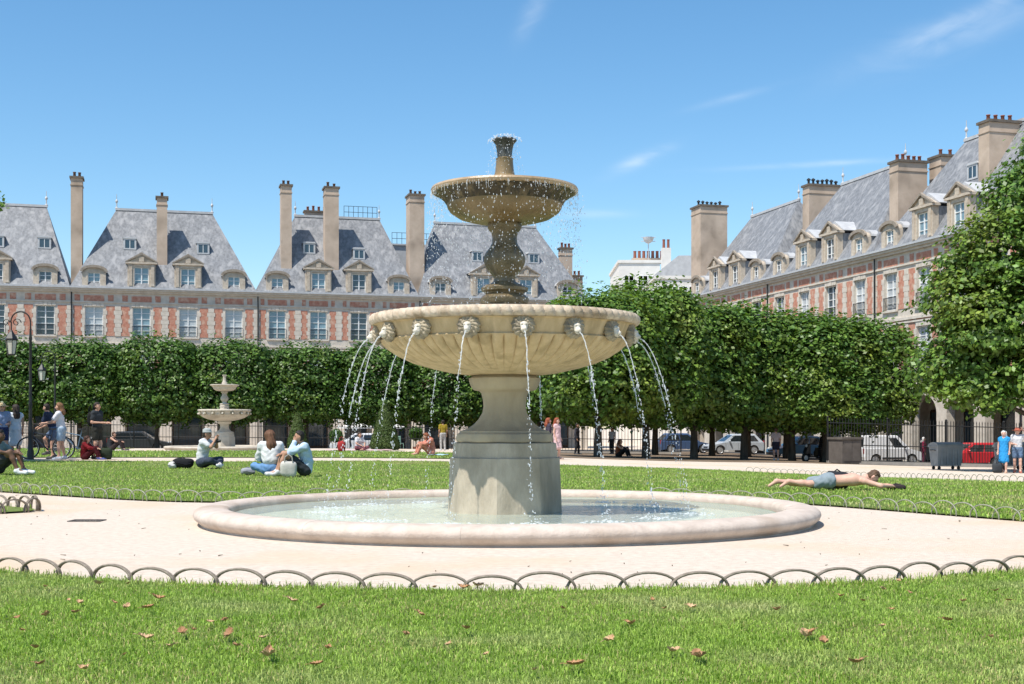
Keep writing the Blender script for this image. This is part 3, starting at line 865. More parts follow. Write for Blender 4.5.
def house(label, loc, rz, L, glasses, dk='appa', ridge=7.6, ins=(3.7, 3.7), sky=(), nb=4, down=True):
    t = thing('brick_house', label, 'house', (*loc, BASE), rz, 'brick and stone houses round the square')
    D = 9.4; bw = L/nb; run = 4.7
    wall = MB(); brick = MB(); trim = MB()
    floors = [(4.9, 9.35, 5.6, 8.7), (9.35, E_Z-.45, 10.0, 12.55)]
    ww = 1.5
    for (z0, z1, wz0, wz1) in floors:
        for k in range(nb):
            c = (k+.5)*bw
            wall.box(k*bw, c-ww/2, 0, .42, z0, z1); wall.box(c+ww/2, (k+1)*bw, 0, .42, z0, z1)
            wall.box(c-ww/2, c+ww/2, 0, .42, z0, wz0); wall.box(c-ww/2, c+ww/2, 0, .42, wz1, z1)
            # chained stone surround and keystone
            for s in (-1, 1):
                nrow = int((wz1-wz0)/.37)
                for q in range(nrow):
                    e = .34 if q % 2 else .24
                    x0 = c+s*ww/2; x1 = c+s*(ww/2+e)
                    trim.box(min(x0, x1), max(x0, x1), -.055, -.001, wz0+q*.37+.006, wz0+(q+1)*.37-.006)
            for q in (-2, -1, 0, 1, 2):
                trim.box(c+q*.34-.155, c+q*.34+.155, -.075 if q == 0 else -.06, -.001, wz1+.006, wz1+.30)
            # toothed brick panels each side of the window and the small brick panel overhead
            for s in (-1, 1):
                x_out = c+s*(bw/2-.36)
                nrow = int((wz1-wz0+.25)/.37)
                for q in range(nrow):
                    e = ww/2+(.34 if q % 2 else .24)+.012; o = (0 if q % 2 else .09)
                    xa, xb = c+s*e, x_out+s*o
                    brick.box(min(xa, xb), max(xa, xb), -.03, -.001, wz0+q*.37, wz0+(q+1)*.37-.001)
                if z1 > 12:
                    brick.box(min(c+s*1.15, x_out), max(c+s*1.15, x_out), -.028, -.001, 13.02, 13.55)
                else:
                    brick.box(min(c+s*1.15, x_out), max(c+s*1.15, x_out), -.028, -.001, 8.95, 9.2)
            brick.box(c-.85, c+.85, -.028, -.001, wz1+.45, min(z1-.12, wz1+.95))
        for k in range(nb+1):   # rusticated pilaster
            c = k*bw; nrow = int((wz1-wz0+.25)/.37)
            for q in range(nrow):
                e = .34 if q % 2 else .25
                trim.box(max(c-e, .0), min(c+e, L), -.06, -.001, wz0+q*.37+.008, wz0+(q+1)*.37-.008)
        trim.box(0, L, -.10, -.001, wz1+.31, wz1+.42)
    trim.box(0, L, -.16, -.002, 4.62, 4.88); trim.box(0, L, -.13, -.002, 9.22, 9.40)
    wall.box(0.02, L-.02, .43, D, 4.9, E_Z-.45)
    # arcade: pillars, arches, vault slab and shop fronts behind
    pw = .55
    for k in range(nb):
        x0, x1 = k*bw+pw, (k+1)*bw-pw; cx = (x0+x1)/2; r = (x1-x0)/2
        pts = [(k*bw, 4.6), (k*bw, 3.0), (x0, 3.0)]+[(cx-r*math.cos(math.pi*q/14), 3.0+1.18*math.sin(math.pi*q/14)) for q in range(1, 14)]+[(x1, 3.0), ((k+1)*bw, 3.0), ((k+1)*bw, 4.6)]
        wall.prism(pts, 'y', 0, .6)
        wall.box(k*bw, x0, 0, .6, -.4, 3.0-.002); wall.box(x1, (k+1)*bw, 0, .6, -.4, 3.0-.002)
    wall.box(0, L, .0, D, 4.602, 4.898)
    wall.box(0, .3, .6, 4.2, -.4, 4.6); wall.box(0, L, 4.0, D, -.4, 4.6)
    b0 = len(wall.v); wall.v += brick.v; wall.f += [tuple(i+b0 for i in f) for f in brick.f]; wall.m += [1]*len(brick.f)
    wall.build('wall', [M['stone'], M['brick']], t); trim.build('stone_trim', M['stone'], t)
    for k in range(nb):
        c = (k+.5)*bw
        if 'shop' not in WM:
            b = MB(); b.box(-1.2, 1.2, .0, .06, .35, 3.1, 0); b.box(-1.3, -1.2, -.05, .06, -.4, 3.2, 1); b.box(1.2, 1.3, -.05, .06, -.4, 3.2, 1); b.box(-1.2, 1.2, -.05, .06, 3.1, 3.3, 1); b.box(-1.2, 1.2, -.04, .06, -.4, .35, 1)
            WM['shop'] = b.mesh('shop_front', [M['pane_dark'], mat('shop_wood', (.05,.03,.02), (.09,.055,.035), scale=4)])
        mobj('shop_front', WM['shop'], t, (c, 3.92, 0))
        for fi, (z0, z1, wz0, wz1) in enumerate(floors):
            w = mobj('window', wmesh(ww, wz1-wz0, glasses[k] if fi else ('pane_curt' if k % 2 else 'pane_dark'), 5), t, (c, .14, wz0))
            mobj('sill', SILL, w, (0, -.14, 0))
            mobj('window_railing', RAIL, w, (0, -.14, 0))
    # cornice and gutter
    b = MB()
    b.box(0, L, -.22, .42, E_Z-.448, E_Z-.28); b.box(0, L, -.38, .42, E_Z-.278, E_Z-.12)
    b.build('cornice', M['stone'], t)
    b = MB(); b.box(0, L, -.50, -.22, E_Z-.118, E_Z+.02); b.build('gutter', M['zinc'], t)
    # steep hipped roof
    b = MB()
    rb = [(0, -.22, E_Z), (L, -.22, E_Z), (L, D+.1, E_Z), (0, D+.1, E_Z), (ins[0], run, E_Z+ridge), (L-ins[1], run, E_Z+ridge)]
    b.add(rb, [(0, 1, 5, 4), (1, 2, 5), (2, 3, 4, 5), (3, 0, 4), (3, 2, 1, 0)])
    rf = b.build('roof', M['slate'], t)
    b = MB()
    b.box(ins[0]-.1, L-ins[1]+.1, run-.16, run+.16, E_Z+ridge-.12, E_Z+ridge+.09)
    b.build('ridge_flashing', M['zinc'], rf)
    for xx in (ins[0], L-ins[1]):
        b = MB(); b.lathe([(.14, 0), (.14, .12), (.05, .2), (.05, .55), (.12, .65), (.12, .75), (.03, .9), (.02, 1.35)], 8, c=(xx, run, E_Z+ridge)); b.build('finial', M['zinc'], rf)
    for k, q in enumerate(dk):
        add_dormer(t, (k+.5)*bw, 'ped' if q == 'p' else 'arch', {'p': 'pane_blue', 'a': 'pane_blue'}[q] if glasses[k] != 'pane_dark' else 'pane_dark')
    for fx, zr in sky: add_skylight(t, fx*L, zr, run+.2, ridge)
    if down:
        b = MB(); b.tube([(.12, -.14, 0), (.12, -.14, E_Z-.15)], .06, 6); b.build('downpipe', M['iron'], t)
    return t

def left_pt(px):
    t = (px-512)/F_PX; y = 121.5/(1-SL*t); return (t*y, y)
def right_pt(y): return (49.6-SL*y, y)
def dist(a, b): return math.hypot(a[0]-b[0], a[1]-b[1])
pB, pC, pD, pE = left_pt(70), left_pt(256.5), left_pt(418.5), left_pt(588)
LA = 16.0
pA = (pB[0]-U[0]*LA, pB[1]-U[1]*LA)
gl = {'c': 'pane_curt', 'b': 'pane_blue', 'd': 'pane_dark'}
G = lambda s: [gl[q] for q in s]
hA = house('brick house cut off by the left edge, small roof windows in its slate roof', pA, TH, LA, G('dddd'), 'appa', sky=((.28, 3.3), (.62, 3.3), (.86, 3.3)), ins=(3.7, 2.3))
hB = house('brick house with one slim chimney in the middle of its wide slate roof slope', pB, TH, dist(pB, pC), G('cbcc'), 'appa', sky=((.31, 3.5), (.71, 3.3)))
hC = house('brick house with two tall chimneys standing out of its roof, left of the fountain', pC, TH, dist(pC, pD), G('bbdc'), 'appa', ridge=7.7, ins=(3.9, 2.9), sky=((.335, 3.7), (.645, 3.3)))
hD = house('brick house seen directly behind the upper tiers of the fountain', pD, TH, dist(pD, pE), G('dbbd'), 'appa', ins=(2.5, 3.9), sky=((.37, 3.5), (.71, 3.5)))
def lx(h, px, p0, back):   # local x on a left house under a picture column, at a set-back
    t = (px-512)/F_PX
    # point on the line parallel to the facade, set back
    ox, oy = p0[0]+Vv[0]*back, p0[1]+Vv[1]*back
    # x = t*y ; (ox+U0*s) = t*(oy+U1*s)
    return (t*oy-ox)/(U[0]-t*U[1])
for (h, p0, px, z1, w, pots, d) in ((hB, pB, 76.5, 22.7, .95, 2, 1.5), (hB, pB, 162, 21.3, .9, 1, 1.3), (hC, pC, 286.5, 22.9, .95, 2, 1.3), (hC, pC, 332, 22.9, 1.25, 2, 1.5), (hD, pD, 417, 22.6, 1.4, 3, 1.8)):
    bk = 1.25
    add_chimney(h, lx(h, px, p0, bk), bk+d/2, w, d, E_Z+(-.3 if px in (76.5, 417) else .8), z1+1.1, pots, POTB)
# low stacks and terrace rails behind the ridges
add_chimney(hC, lx(hC, 316, pC, 7), 7, 2.2, .9, E_Z+5, 22.6, 4)
add_chimney(hD, lx(hD, 566, pD, 4.0), 4.2, 1.2, .8, E_Z+2, 19.6, 3)
add_chimney(hD, lx(hD, 577, pD, 6.5), 6.6, 1.0, .8, E_Z+1, 17.2, 2)
def terrace(root, x0, x1, y0, y1, z):
    b = MB(); b.box(x0, x1, y0, y1, z-4.5, z, 0); b.box(x0-.15, x1+.15, y0-.15, y1+.15, z+.001, z+.15, 0)
    n = int((x1-x0)/.45)
    for k in range(n+1):
        x = x0+(x1-x0)*k/n
        b.box(x-.02, x+.02, y0-.02, y0+.02, z+.15, z+1.25, 1)
    for zz in (.65, 1.22): b.box(x0, x1, y0-.018, y0+.018, z+zz, z+zz+.04, 1)
    b.build('roof_terrace', [M['zinc'], M['iron']], root)
terrace(hC, lx(hC, 344, pC, 6), lx(hC, 377, pC, 6), 6, 9, 22.0)
terrace(hD, lx(hD, 392, pD, 7), lx(hD, 436, pD, 7), 7, 9.2, 19.8)

HR = []
for k, (y0, y1, lab, gs) in enumerate(((121.2, 105.4, 'farthest brick house of the right row, its tall broad chimney at its left end', 'dddd'),
                              (105.4, 89.6, 'middle brick house of the right row with white sash windows under four dormers', 'dcdc'),
                              (89.6, 74.4, 'nearest brick house of the right row, partly hidden by the big tree', 'cccd'))):
    a, c = right_pt(y0), right_pt(y1)
    h = house(lab, a, TH-math.pi/2, dist(a, c), G(gs), 'appa', ridge=7.3, sky=((.5, 3.6),) if k == 2 else ())
    HR.append(h)
a = right_pt(74.4); c = right_pt(59)
house('brick house at the right edge, hidden behind the large tree', a, TH-math.pi/2, dist(a, c), G('cddc'), 'appa', ridge=7.3)
add_chimney(HR[0], .1, 2.0, 2.2, 2.7, E_Z, 22.7, 6, POTD, 'y')
add_chimney(HR[1], .0, 4.9, 1.1, 3.0, E_Z+.5, 21.9, 7, POTD, 'y')
add_chimney(HR[2], .0, 2.6, 1.1, 2.3, E_Z+.5, 20.5, 5, POT, 'y')
c2 = add_chimney(HR[2], .5, 5.6, 1.4, 2.4, E_Z+.5, 20.9, 3, POT, 'y')
add_chimney(HR[2], 9.3, 3.2, 1.1, 2.2, E_Z+1.5, 21.2, 4, POT, 'y')

# ---- pale buildings in the street beyond the corner
def far_block(label, px0, px1, d, top, depth=14, roof=None):
    x0, x1 = (px0-512)/F_PX*d, (px1-512)/F_PX*d
    t = thing('apartment_building', label, 'building', ((x0+x1)/2, d, -1.1), 0)
    w = (x1-x0)/2
    b = MB(); b.box(-w, w, 0, depth, 0, top); b.box(-w-.15, w+.15, -.15, depth+.15, top+.003, top+.35); b.build('wall', M['cream'], t)
    return t, w
hz = lambda py, d: CAM_H+(Y0-py)/F_PX*d+1.1
t, w = far_block('white rendered apartment block far off beyond the gap between the two rows of houses', 619, 660, 156, hz(263, 156))
for k in range(3):
    for q in range(2):
        mobj('window', wmesh(1.2, 1.9, 'pane_dark', 3), t, (-w+1.2+k*1.7, -.10, hz(263, 156)-3.4-q*3.4))
b = MB()
for k in range(7): b.lathe([(.2, 0), (.17, .7), (.2, .9)], 8, c=(-w+2.2+k*.55, 3, hz(263, 156)+.95))
b.box(-w+1.8, -w+5.9, 2.6, 3.4, hz(263, 156)+.3, hz(263, 156)+.95, 1); b.build('chimney_stack', [M['terra'], M['chim']], t)
b = MB(); zz = hz(263, 156)
b.tube([(w-1.2, 2, zz), (w-1.2, 2, zz+3.2)], .06, 6); b.lathe([(.02, 0), (.35, .15), (.6, .45), (.7, .8)], 14, c=(w-1.2, 2, zz+2.6)); b.tube([(w-2.1, 2, zz+2.9), (w-.3, 2, zz+2.9)], .04, 5); b.tube([(w-2.1, 2, zz+3.4), (w-.3, 2, zz+3.4)], .04, 5)
b.build('aerial', M['zinc'], t)
t, w = far_block('pale narrow building with a zinc mansard roof beside the far end of the right row', 655, 700, 143, hz(279, 143))
zz = hz(279, 143)
b = MB(); b.prism([(-w-.2, zz+.36), (w+.2, zz+.36), (w-.6, zz+2.6), (-w+2.6, zz+2.6)], 'y', -.1, 13, 0); b.build('roof', M['zinc'], t)
b = MB(); b.box(-w+.9, -w+1.9, 1, 2, zz+.3, zz+3.6, 0)
for k in (-1, 1): b.lathe([(.16, 0), (.14, .8), (.17, 1.0)], 8, c=(-w+1.4+k*.25, 1.5, zz+3.6), m=1)
b.build('chimney_stack', [M['cream'], M['terra']], t)
for k in range(4): mobj('window', wmesh(1.0, 1.6, 'pane_dark', 3), t, (-w+.8+k*1.15, -.10, zz-2.4))
# ------------------------------------------------------------------ trees
def leaf_cloud(P, Nrm, size, jitter, mats, mi=None):
    """one small kite-shaped leaf per point, facing roughly along Nrm"""
    n = len(P)
    a = Nrm+rng.normal(0, jitter, (n, 3)); a /= np.linalg.norm(a, axis=1)[:,None]+1e-9
    t = rng.normal(0, 1, (n, 3)); t -= (t*a).sum(1)[:,None]*a; t /= np.linalg.norm(t, axis=1)[:,None]+1e-9
    bt = np.cross(a, t)
    s = size*(.6+.75*rng.random(n))[:,None]
    Q = np.empty((n, 4, 3))
    Q[:,0] = P-t*s*.55; Q[:,1] = P+bt*s*.36-a*s*.08; Q[:,2] = P+t*s*.55-a*s*.12; Q[:,3] = P-bt*s*.36-a*s*.08
    F = np.arange(n*4).reshape(n, 4)
    return np_mesh('crown', Q.reshape(-1, 3), F, mats, mi)

def box_crown(w, d, h, n, size, seed, lumps=300, mats=None):
    """clipped crown: clumps spread over and in a rounded box, base at z=0"""
    r = np.random.default_rng(seed)
    half = np.array([w/2, d/2, h/2])
    # clump centres mostly near the surface
    q = r.uniform(-1, 1, (lumps*8, 3))
    q4 = (np.abs(q)**3.4).sum(1)**(1/3.4)
    q = q/q4[:,None]*(r.uniform(.55, 1.0, (len(q), 1)))**.4
    C = q[:lumps]*half*.93
    ci = r.integers(0, lumps, int(n*.72))
    rad = r.uniform(.38, .8, lumps)
    g_ = r.normal(0, 1, (len(ci), 3)); o_ = C[ci]/half; P1 = C[ci]+g_*rad[ci][:,None]*np.array([.62, .62, .20])
    P1[:,2] -= (g_[:,0]*o_[:,0]+g_[:,1]*o_[:,1])*rad[ci]*.38
    q = r.uniform(-1, 1, (n-len(ci), 3)); q4 = (np.abs(q)**3.4).sum(1)**(1/3.4)
    P2 = q/q4[:,None]*half*(1-r.random((len(q), 1))**2.2*.75)
    P = np.concatenate([P1, P2])
    # trim back to the clipped outline with a little shaggy growth
    m = (np.abs(P/half)**3.6).sum(1)**(1/3.6)
    lim = 1.0+.05*np.sin(P[:,0]*2.1+seed)*np.cos(P[:,1]*1.7)+.05*r.random(len(P))**3
    P = np.where((m > lim)[:,None], P*(lim/m)[:,None], P)
    up = P[:,2] > half[2]*.9
    P[up, 2] += r.random(up.sum())**4*.55
    lo = P[:,2] < -half[2]*.85
    P[lo, 2] += r.normal(0, .16, lo.sum())+.12*np.sin(P[lo,0]*2.7+seed)
    Nn = P/half; Nn = Nn*np.abs(Nn)**2; Nn /= np.linalg.norm(Nn, axis=1)[:,None]+1e-9
    Nn[:,2] += .8
    P[:,2] += half[2]
    mi = (r.random(len(P)) < .34).astype(int)
    return leaf_cloud(P, Nn, size, .55, mats, mi)

def trunk_mesh(h, r, top, seed, limbs=5):
    rr = random.Random(seed); b = MB()
    path = [(0, 0, -.1), (.0, 0, .1), (rr.uniform(-.05, .05), rr.uniform(-.05, .05), h*.5), (rr.uniform(-.08, .08), 0, h)]
    b.tube(path, [r*1.5, r*1.1, r*.9, r*.75], 10)
    x0, y0 = path[-1][0], path[-1][1]
    for k in range(limbs):
        a = 6.28*k/limbs+rr.uniform(-.4, .4); L = top*rr.uniform(.5, .9)
        b.tube([(x0, y0, h-.25), (x0+.35*math.cos(a), y0+.35*math.sin(a), h+L*.3), (x0+1.3*math.cos(a), y0+1.3*math.sin(a), h+L*.7), (x0+1.7*math.cos(a), y0+1.7*math.sin(a), h+L)], [r*.6, r*.45, r*.25, r*.08], 7)
    return b.mesh('trunk', M['bark'], smooth=True)
def scaled_tree(name, label, cat, loc, rz, group, crown, trunk, zc, s=(1, 1, 1)):
    t = thing(name, label, cat, loc, rz, group)
    c = mobj('crown', crown, t, (0, 0, zc)); c.scale = s
    mobj('trunk', trunk, t)
    return t

CL = [box_crown(5.9, 5.0, 5.7, 23000, .22, 10+k, mats=[M['leaf_dark'], M['leaf']]) for k in range(3)]
CR = [box_crown(6.2, 5.6, 7.3, 27000, .23, 20+k, lumps=300, mats=[M['leaf'], M['leaf_bright']]) for k in range(3)]
CN = [box_crown(6.0, 5.6, 7.0, 30000, .215, 30+k, lumps=300, mats=[M['leaf_bright'], M['leaf']]) for k in range(2)]
TL = [trunk_mesh(1.9, .17, 4.2, k) for k in range(3)]
TR = [trunk_mesh(2.2, .21, 5.2, 5+k) for k in range(3)]
lab = ['trimmed linden in the long clipped row before the brick houses on the left']
k = 0; s = -44.0
while s < 1.5:
    x, y = s*U[0], 92.0+s*SL*U[0]
    scaled_tree('linden_tree', lab[0], 'tree', (x, y, gzf(x, y)), TH+random.choice((0, math.pi)), 'clipped lindens along the left row', CL[k % 3], TL[k % 3], 1.75, (1, 1, random.uniform(.95, 1.01)))
    s += 4.9; k += 1
rt = [(598, 71, .90, 1), (646, 74, 1.01, 1), (694, 78, .95, 0), (744, 80, .95, 0), (792, 81, .92, 0), (826, 80, .88, 0), (858, 80.5, .89, 0)]
for k, (px, d, sz, near) in enumerate(rt):
    x, y, z = spot(px, d)
    lb = 'bright green clipped linden nearest behind the right side of the fountain' if near and k == 0 else 'bright green clipped linden right of the fountain bowl, tallest of its row' if near else 'dense dark linden with a level clipped crown in the row on the right'
    scaled_tree('linden_tree', lb, 'tree', (x, y, z), TH+random.choice((0, math.pi)), 'clipped lindens along the right side', (CN if near else CR)[k % 2 if near else k % 3], TR[k % 3], 1.75, (1, 1, sz*(1.04 if near else 1.0)))
for k, (px, d) in enumerate([(540, 88), (598, 91), (655, 92), (712, 94), (748, 93), (786, 95)]):  # second line, added for dark depth in the gaps of the front row
    x, y, z = spot(px, d)
    scaled_tree('linden_tree', 'linden of the second line added to darken the gaps behind the right row', 'tree', (x, y, z), TH, 'lindens of the second line on the right', CR[k % 3], TR[(k+1) % 3], 1.75, (.95, .95, .92))

# the big untrimmed tree on the right
def free_crown(blobs, n, size, seed, mats, hang=.25):
    r = np.random.default_rng(seed)
    vol = np.array([b[3]*b[4]*b[5] for b in blobs])**.75; pr = vol/vol.sum()
    bi = r.choice(len(blobs), n, p=pr); B = np.array(blobs)
    # each blob is a mass of sprays (sub-clumps)
    ns = 90
    dirs = r.normal(0, 1, (len(blobs), ns, 3)); dirs /= np.linalg.norm(dirs, axis=2)[:,:,None]
    rr = r.uniform(.45, 1.03, (len(blobs), ns, 1))**.6
    sub = B[:,None,:3]+dirs*rr*B[:,None,3:6]
    si = r.integers(0, ns, n)
    P = sub[bi, si]
    sc = r.normal(0, 1, (n, 3)); sc[:,2] *= .30; 
    P = P+sc*r.uniform(.22, .40, (len(blobs), ns))[bi, si][:,None]*1.1
    P[:,2] -= hang*np.hypot(sc[:,0], sc[:,1])*.22
    Nn = (P-B[bi,:3])/B[bi,3:6]; Nn /= np.linalg.norm(Nn, axis=1)[:,None]+1e-9
    Nn[:,2] += .8
    return leaf_cloud(P, Nn, size, .5, mats, (r.random(n) < .4).astype(int))
x, y, z = spot(1052, 58)
rr = random.Random(3)
bl = [(0, 0, 6.4, 3.6, 3.4, 3.2), (-3.0, -.5, 4.6, 2.2, 2.2, 1.9), (-3.9, -.6, 6.6, 1.6, 1.8, 1.5), (-2.4, -.8, 8.6, 2.0, 2.0, 1.6), (-4.3, 0, 4.0, 1.5, 1.6, 1.3), (-.6, -.8, 10.2, 2.0, 2.0, 1.7), (.2, 0, 12.3, 1.8, 1.5, 1.5), (-1.5, -.5, 11.0, 1.3, 1.3, 1.1), (-2.9, -1.5, 5.6, 1.9, 1.6, 1.7), (-3.6, -.4, 8.0, 1.3, 1.3, 1.0), (-1.0, -2.4, 3.6, 2.2, 1.6, 1.3), (-3.4, -1.2, 3.0, 1.7, 1.4, .9), (2.6, -.5, 5, 2.4, 2.2, 2.2), (2.8, 0, 8, 2.2, 2.2, 2.0), (1, -2.2, 7.6, 2.2, 1.7, 1.9), (-1.6, -2.2, 6.4, 2.0, 1.6, 1.7), (1.2, -2.2, 4, 2.2, 1.6, 1.5)]
bt = thing('broad_tree', 'large loose-crowned green tree rising at the right edge above the bins and the couple', 'tree', (x, y, z))
mobj('crown', free_crown(bl, 95000, .20, 8, [M['leaf'], M['leaf_bright']]), bt, (0, 0, .35))
b = MB()
b.tube([(0, 0, -.1), (0, 0, .15), (.05, 0, 2.2), (0, 0, 5), (.1, 0, 8), (.3, 0, 10.5)], [.42, .30, .27, .22, .13, .05], 10)
for (bx, by, bz, *_ ) in bl[1:]:
    z0 = max(1.9, bz*.55); b.tube([(0, 0, z0), (bx*.5, by*.5, (z0+bz)/2+.1), (bx*.95, by*.95, bz+.2)], [.14, .09, .02], 6)
b.build('trunk', M['bark'], bt, smooth=True)
# tree just outside the left edge: one leafy bough reaches into the frame, its crown shades the grass
lx0, ly0 = -18.6, 34.6
lt = thing('broad_tree', 'leafy bough of a tree at the upper left edge whose crown shades the left lawn', 'tree', (lx0, ly0, gzf(lx0, ly0)))
bl = [(0, 0, 6.2, 3.0, 3.0, 2.2), (.6, -3.6, 5.6, 2.6, 2.4, 1.9), (1.4, -.6, 7.2, 1.7, 1.5, 1.2), (3.0, -1.2, 7.6, 1.1, 1.0, .5), (-1.5, 0, 7.2, 2, 2, 1.5), (0, 1.4, 5.6, 2.4, 2, 1.6)]
mobj('crown', free_crown(bl, 26000, .19, 9, [M['leaf_dark'], M['leaf']]), lt)
tp = [np.array(p) for p in ((3.2, -1.2, 7.6), (4.3, -1.4, 7.5), (5.0, -1.4, 7.1), (5.45, -1.4, 6.65))]
b = MB(); b.tube(tp, [.045, .03, .018, .006], 6); b.build('bough', M['bark'], lt, smooth=True)
q = rng.random(420)**.7*2.999; i_ = q.astype(int); f_ = (q-i_)[:,None]; tpa = np.array(tp)
P = tpa[i_]*(1-f_)+tpa[i_+1]*f_+rng.normal(0, 1, (420, 3))*np.array([.11, .2, .09])
mobj('bough_leaf_sprays', leaf_cloud(P, np.tile(np.array([[0, -.3, .8]]), (420, 1)), .13, .5, [M['leaf']]), lt)
b = MB(); b.tube([(0, 0, -.1), (0, 0, 1.5), (.1, 0, 3.5), (0, 0, 6)], [.32, .24, .2, .06], 10)
b.tube([(.05, 0, 3.2), (1.5, -.6, 6.2), (3.2, -1.2, 7.6), (3.3, -1.2, 7.6)], [.14, .10, .06, .045], 6)
b.build('trunk', M['bark'], lt, smooth=True)

# clipped yew cones
def cone_shrub(label, px, d, h, w):
    x, y, z = spot(px, d)
    t = thing('topiary_cone', label, 'topiary', (x, y, z))
    n = 7000; u = rng.random(n); zz = h*(1-np.sqrt(1-u*.985)); 
    rad = w/2*(1-zz/h)**.85*np.minimum(1, .82+zz/h*2)*(.88+.14*rng.random(n))
    th = rng.random(n)*6.283
    P = np.stack([rad*np.cos(th), rad*np.sin(th), zz+.05], 1); Nn = np.stack([np.cos(th), np.sin(th), np.full(n, .35)], 1)
    mobj('crown', leaf_cloud(P, Nn, .10, .5, [M['leaf_yew']]), t)
    b = MB(); b.tube([(0, 0, -.05), (0, 0, h*.5)], [.08, .04], 8); b.build('trunk', M['bark'], t, smooth=True)
cone_shrub('tall clipped yew cone in the far lawn left of the fountain pedestal', 385, 76, 2.75, 1.75)
cone_shrub('smaller clipped yew cone behind the seated couple on the lawn', 297.5, 84, 2.35, 1.35)
def round_shrub(label, px, d, h, r, pot=False):
    x, y, z = spot(px, d)
    t = thing('potted_shrub', label, 'shrub', (x, y, z))
    n = 1500; v = rng.normal(0, 1, (n, 3)); v /= np.linalg.norm(v, axis=1)[:,None]
    mobj('crown', leaf_cloud(v*r*(.6+.45*rng.random((n, 1)))+np.array([0, 0, h]), v, .14, .5, [M['leaf']]), t)
    b = MB(); b.tube([(0, 0, .3), (0, 0, h)], .04, 6); b.build('trunk', M['bark'], t)
    b = MB(); b.lathe([(.0, 0), (.2, 0), (.27, .45), (.24, .45), (.22, .38), (0, .38)], 14); b.build('pot', M['terra'], t, smooth=True)
round_shrub('round potted shrub before the arcade, right of the tall yew cone', 416, 110, 1.45, .55)
round_shrub('round potted shrub before the arcade, left of the white car', 336, 112, 1.3, .55)
# ------------------------------------------------------------------ people
def A(*p): return np.array(p, float)
def stand_pose(step=0.0, lean=0.0):
    J = dict(pel=A(0,0,.95), wai=A(0,-.01-lean*.3,1.09), che=A(0,-.01-lean*.7,1.28), nec=A(0,.01-lean,1.45), hed=A(0,-.015-lean*1.15,1.60),
             shl=A(.175,.0-lean*.9,1.39), shr=A(-.175,.0-lean*.9,1.39), ell=A(.225,.03-lean*.6,1.11), elr=A(-.225,.03-lean*.6,1.11), wrl=A(.22,-.06-lean*.6,.87), wrr=A(-.22,-.06-lean*.6,.87),
             hil=A(.09,0,.90), hir=A(-.09,0,.90), knl=A(.10,-.03-step*.5,.49), knr=A(-.10,-.03+step*.35,.49), anl=A(.10,-step,.085), anr=A(-.10,.02+step,.085+step*.25), tol=A(.12,-.15-step,.03), tor=A(-.12,-.13+step,.03+step*.1))
    return J
def cross_pose():
    return dict(pel=A(0,.05,.13), wai=A(0,.04,.30), che=A(0,-.01,.48), nec=A(0,-.04,.65), hed=A(0,-.08,.79), shl=A(.17,-.03,.59), shr=A(-.17,-.03,.59), ell=A(.24,-.14,.36), elr=A(-.24,-.14,.36), wrl=A(.12,-.32,.27), wrr=A(-.12,-.32,.27),
                hil=A(.10,.02,.12), hir=A(-.10,.02,.12), knl=A(.34,-.27,.17), knr=A(-.34,-.27,.17), anl=A(-.04,-.40,.07), anr=A(.04,-.33,.08), tol=A(-.18,-.40,.05), tor=A(.18,-.36,.05))
def knees_pose():
    return dict(pel=A(0,.10,.12), wai=A(0,.12,.29), che=A(0,.07,.47), nec=A(0,.02,.64), hed=A(0,-.03,.78), shl=A(.17,.05,.58), shr=A(-.17,.05,.58), ell=A(.24,-.17,.44), elr=A(-.24,-.17,.44), wrl=A(.10,-.38,.42), wrr=A(-.10,-.38,.42),
                hil=A(.10,.06,.11), hir=A(-.10,.06,.11), knl=A(.14,-.33,.44), knr=A(-.14,-.33,.44), anl=A(.12,-.48,.08), anr=A(-.12,-.48,.08), tol=A(.13,-.66,.03), tor=A(-.13,-.66,.03))
def unit(v): return v/(np.linalg.norm(v)+1e-9)
def skin_mat(k):
    tones = [((.50,.28,.19),(.58,.34,.24)), ((.38,.20,.125),(.45,.25,.16)), ((.12,.06,.035),(.17,.09,.055)), ((.56,.32,.24),(.64,.39,.29))]
    return mat('skin_%d' % k, *tones[k], rough=.55, scale=8, spec=.35)
def cloth(name, c):
    return mat('cloth_'+name, tuple(x*.88 for x in c), tuple(min(1, x*1.08) for x in c), rough=.9, scale=7, detail=6, spec=.1, bump=.5, bscale=12)
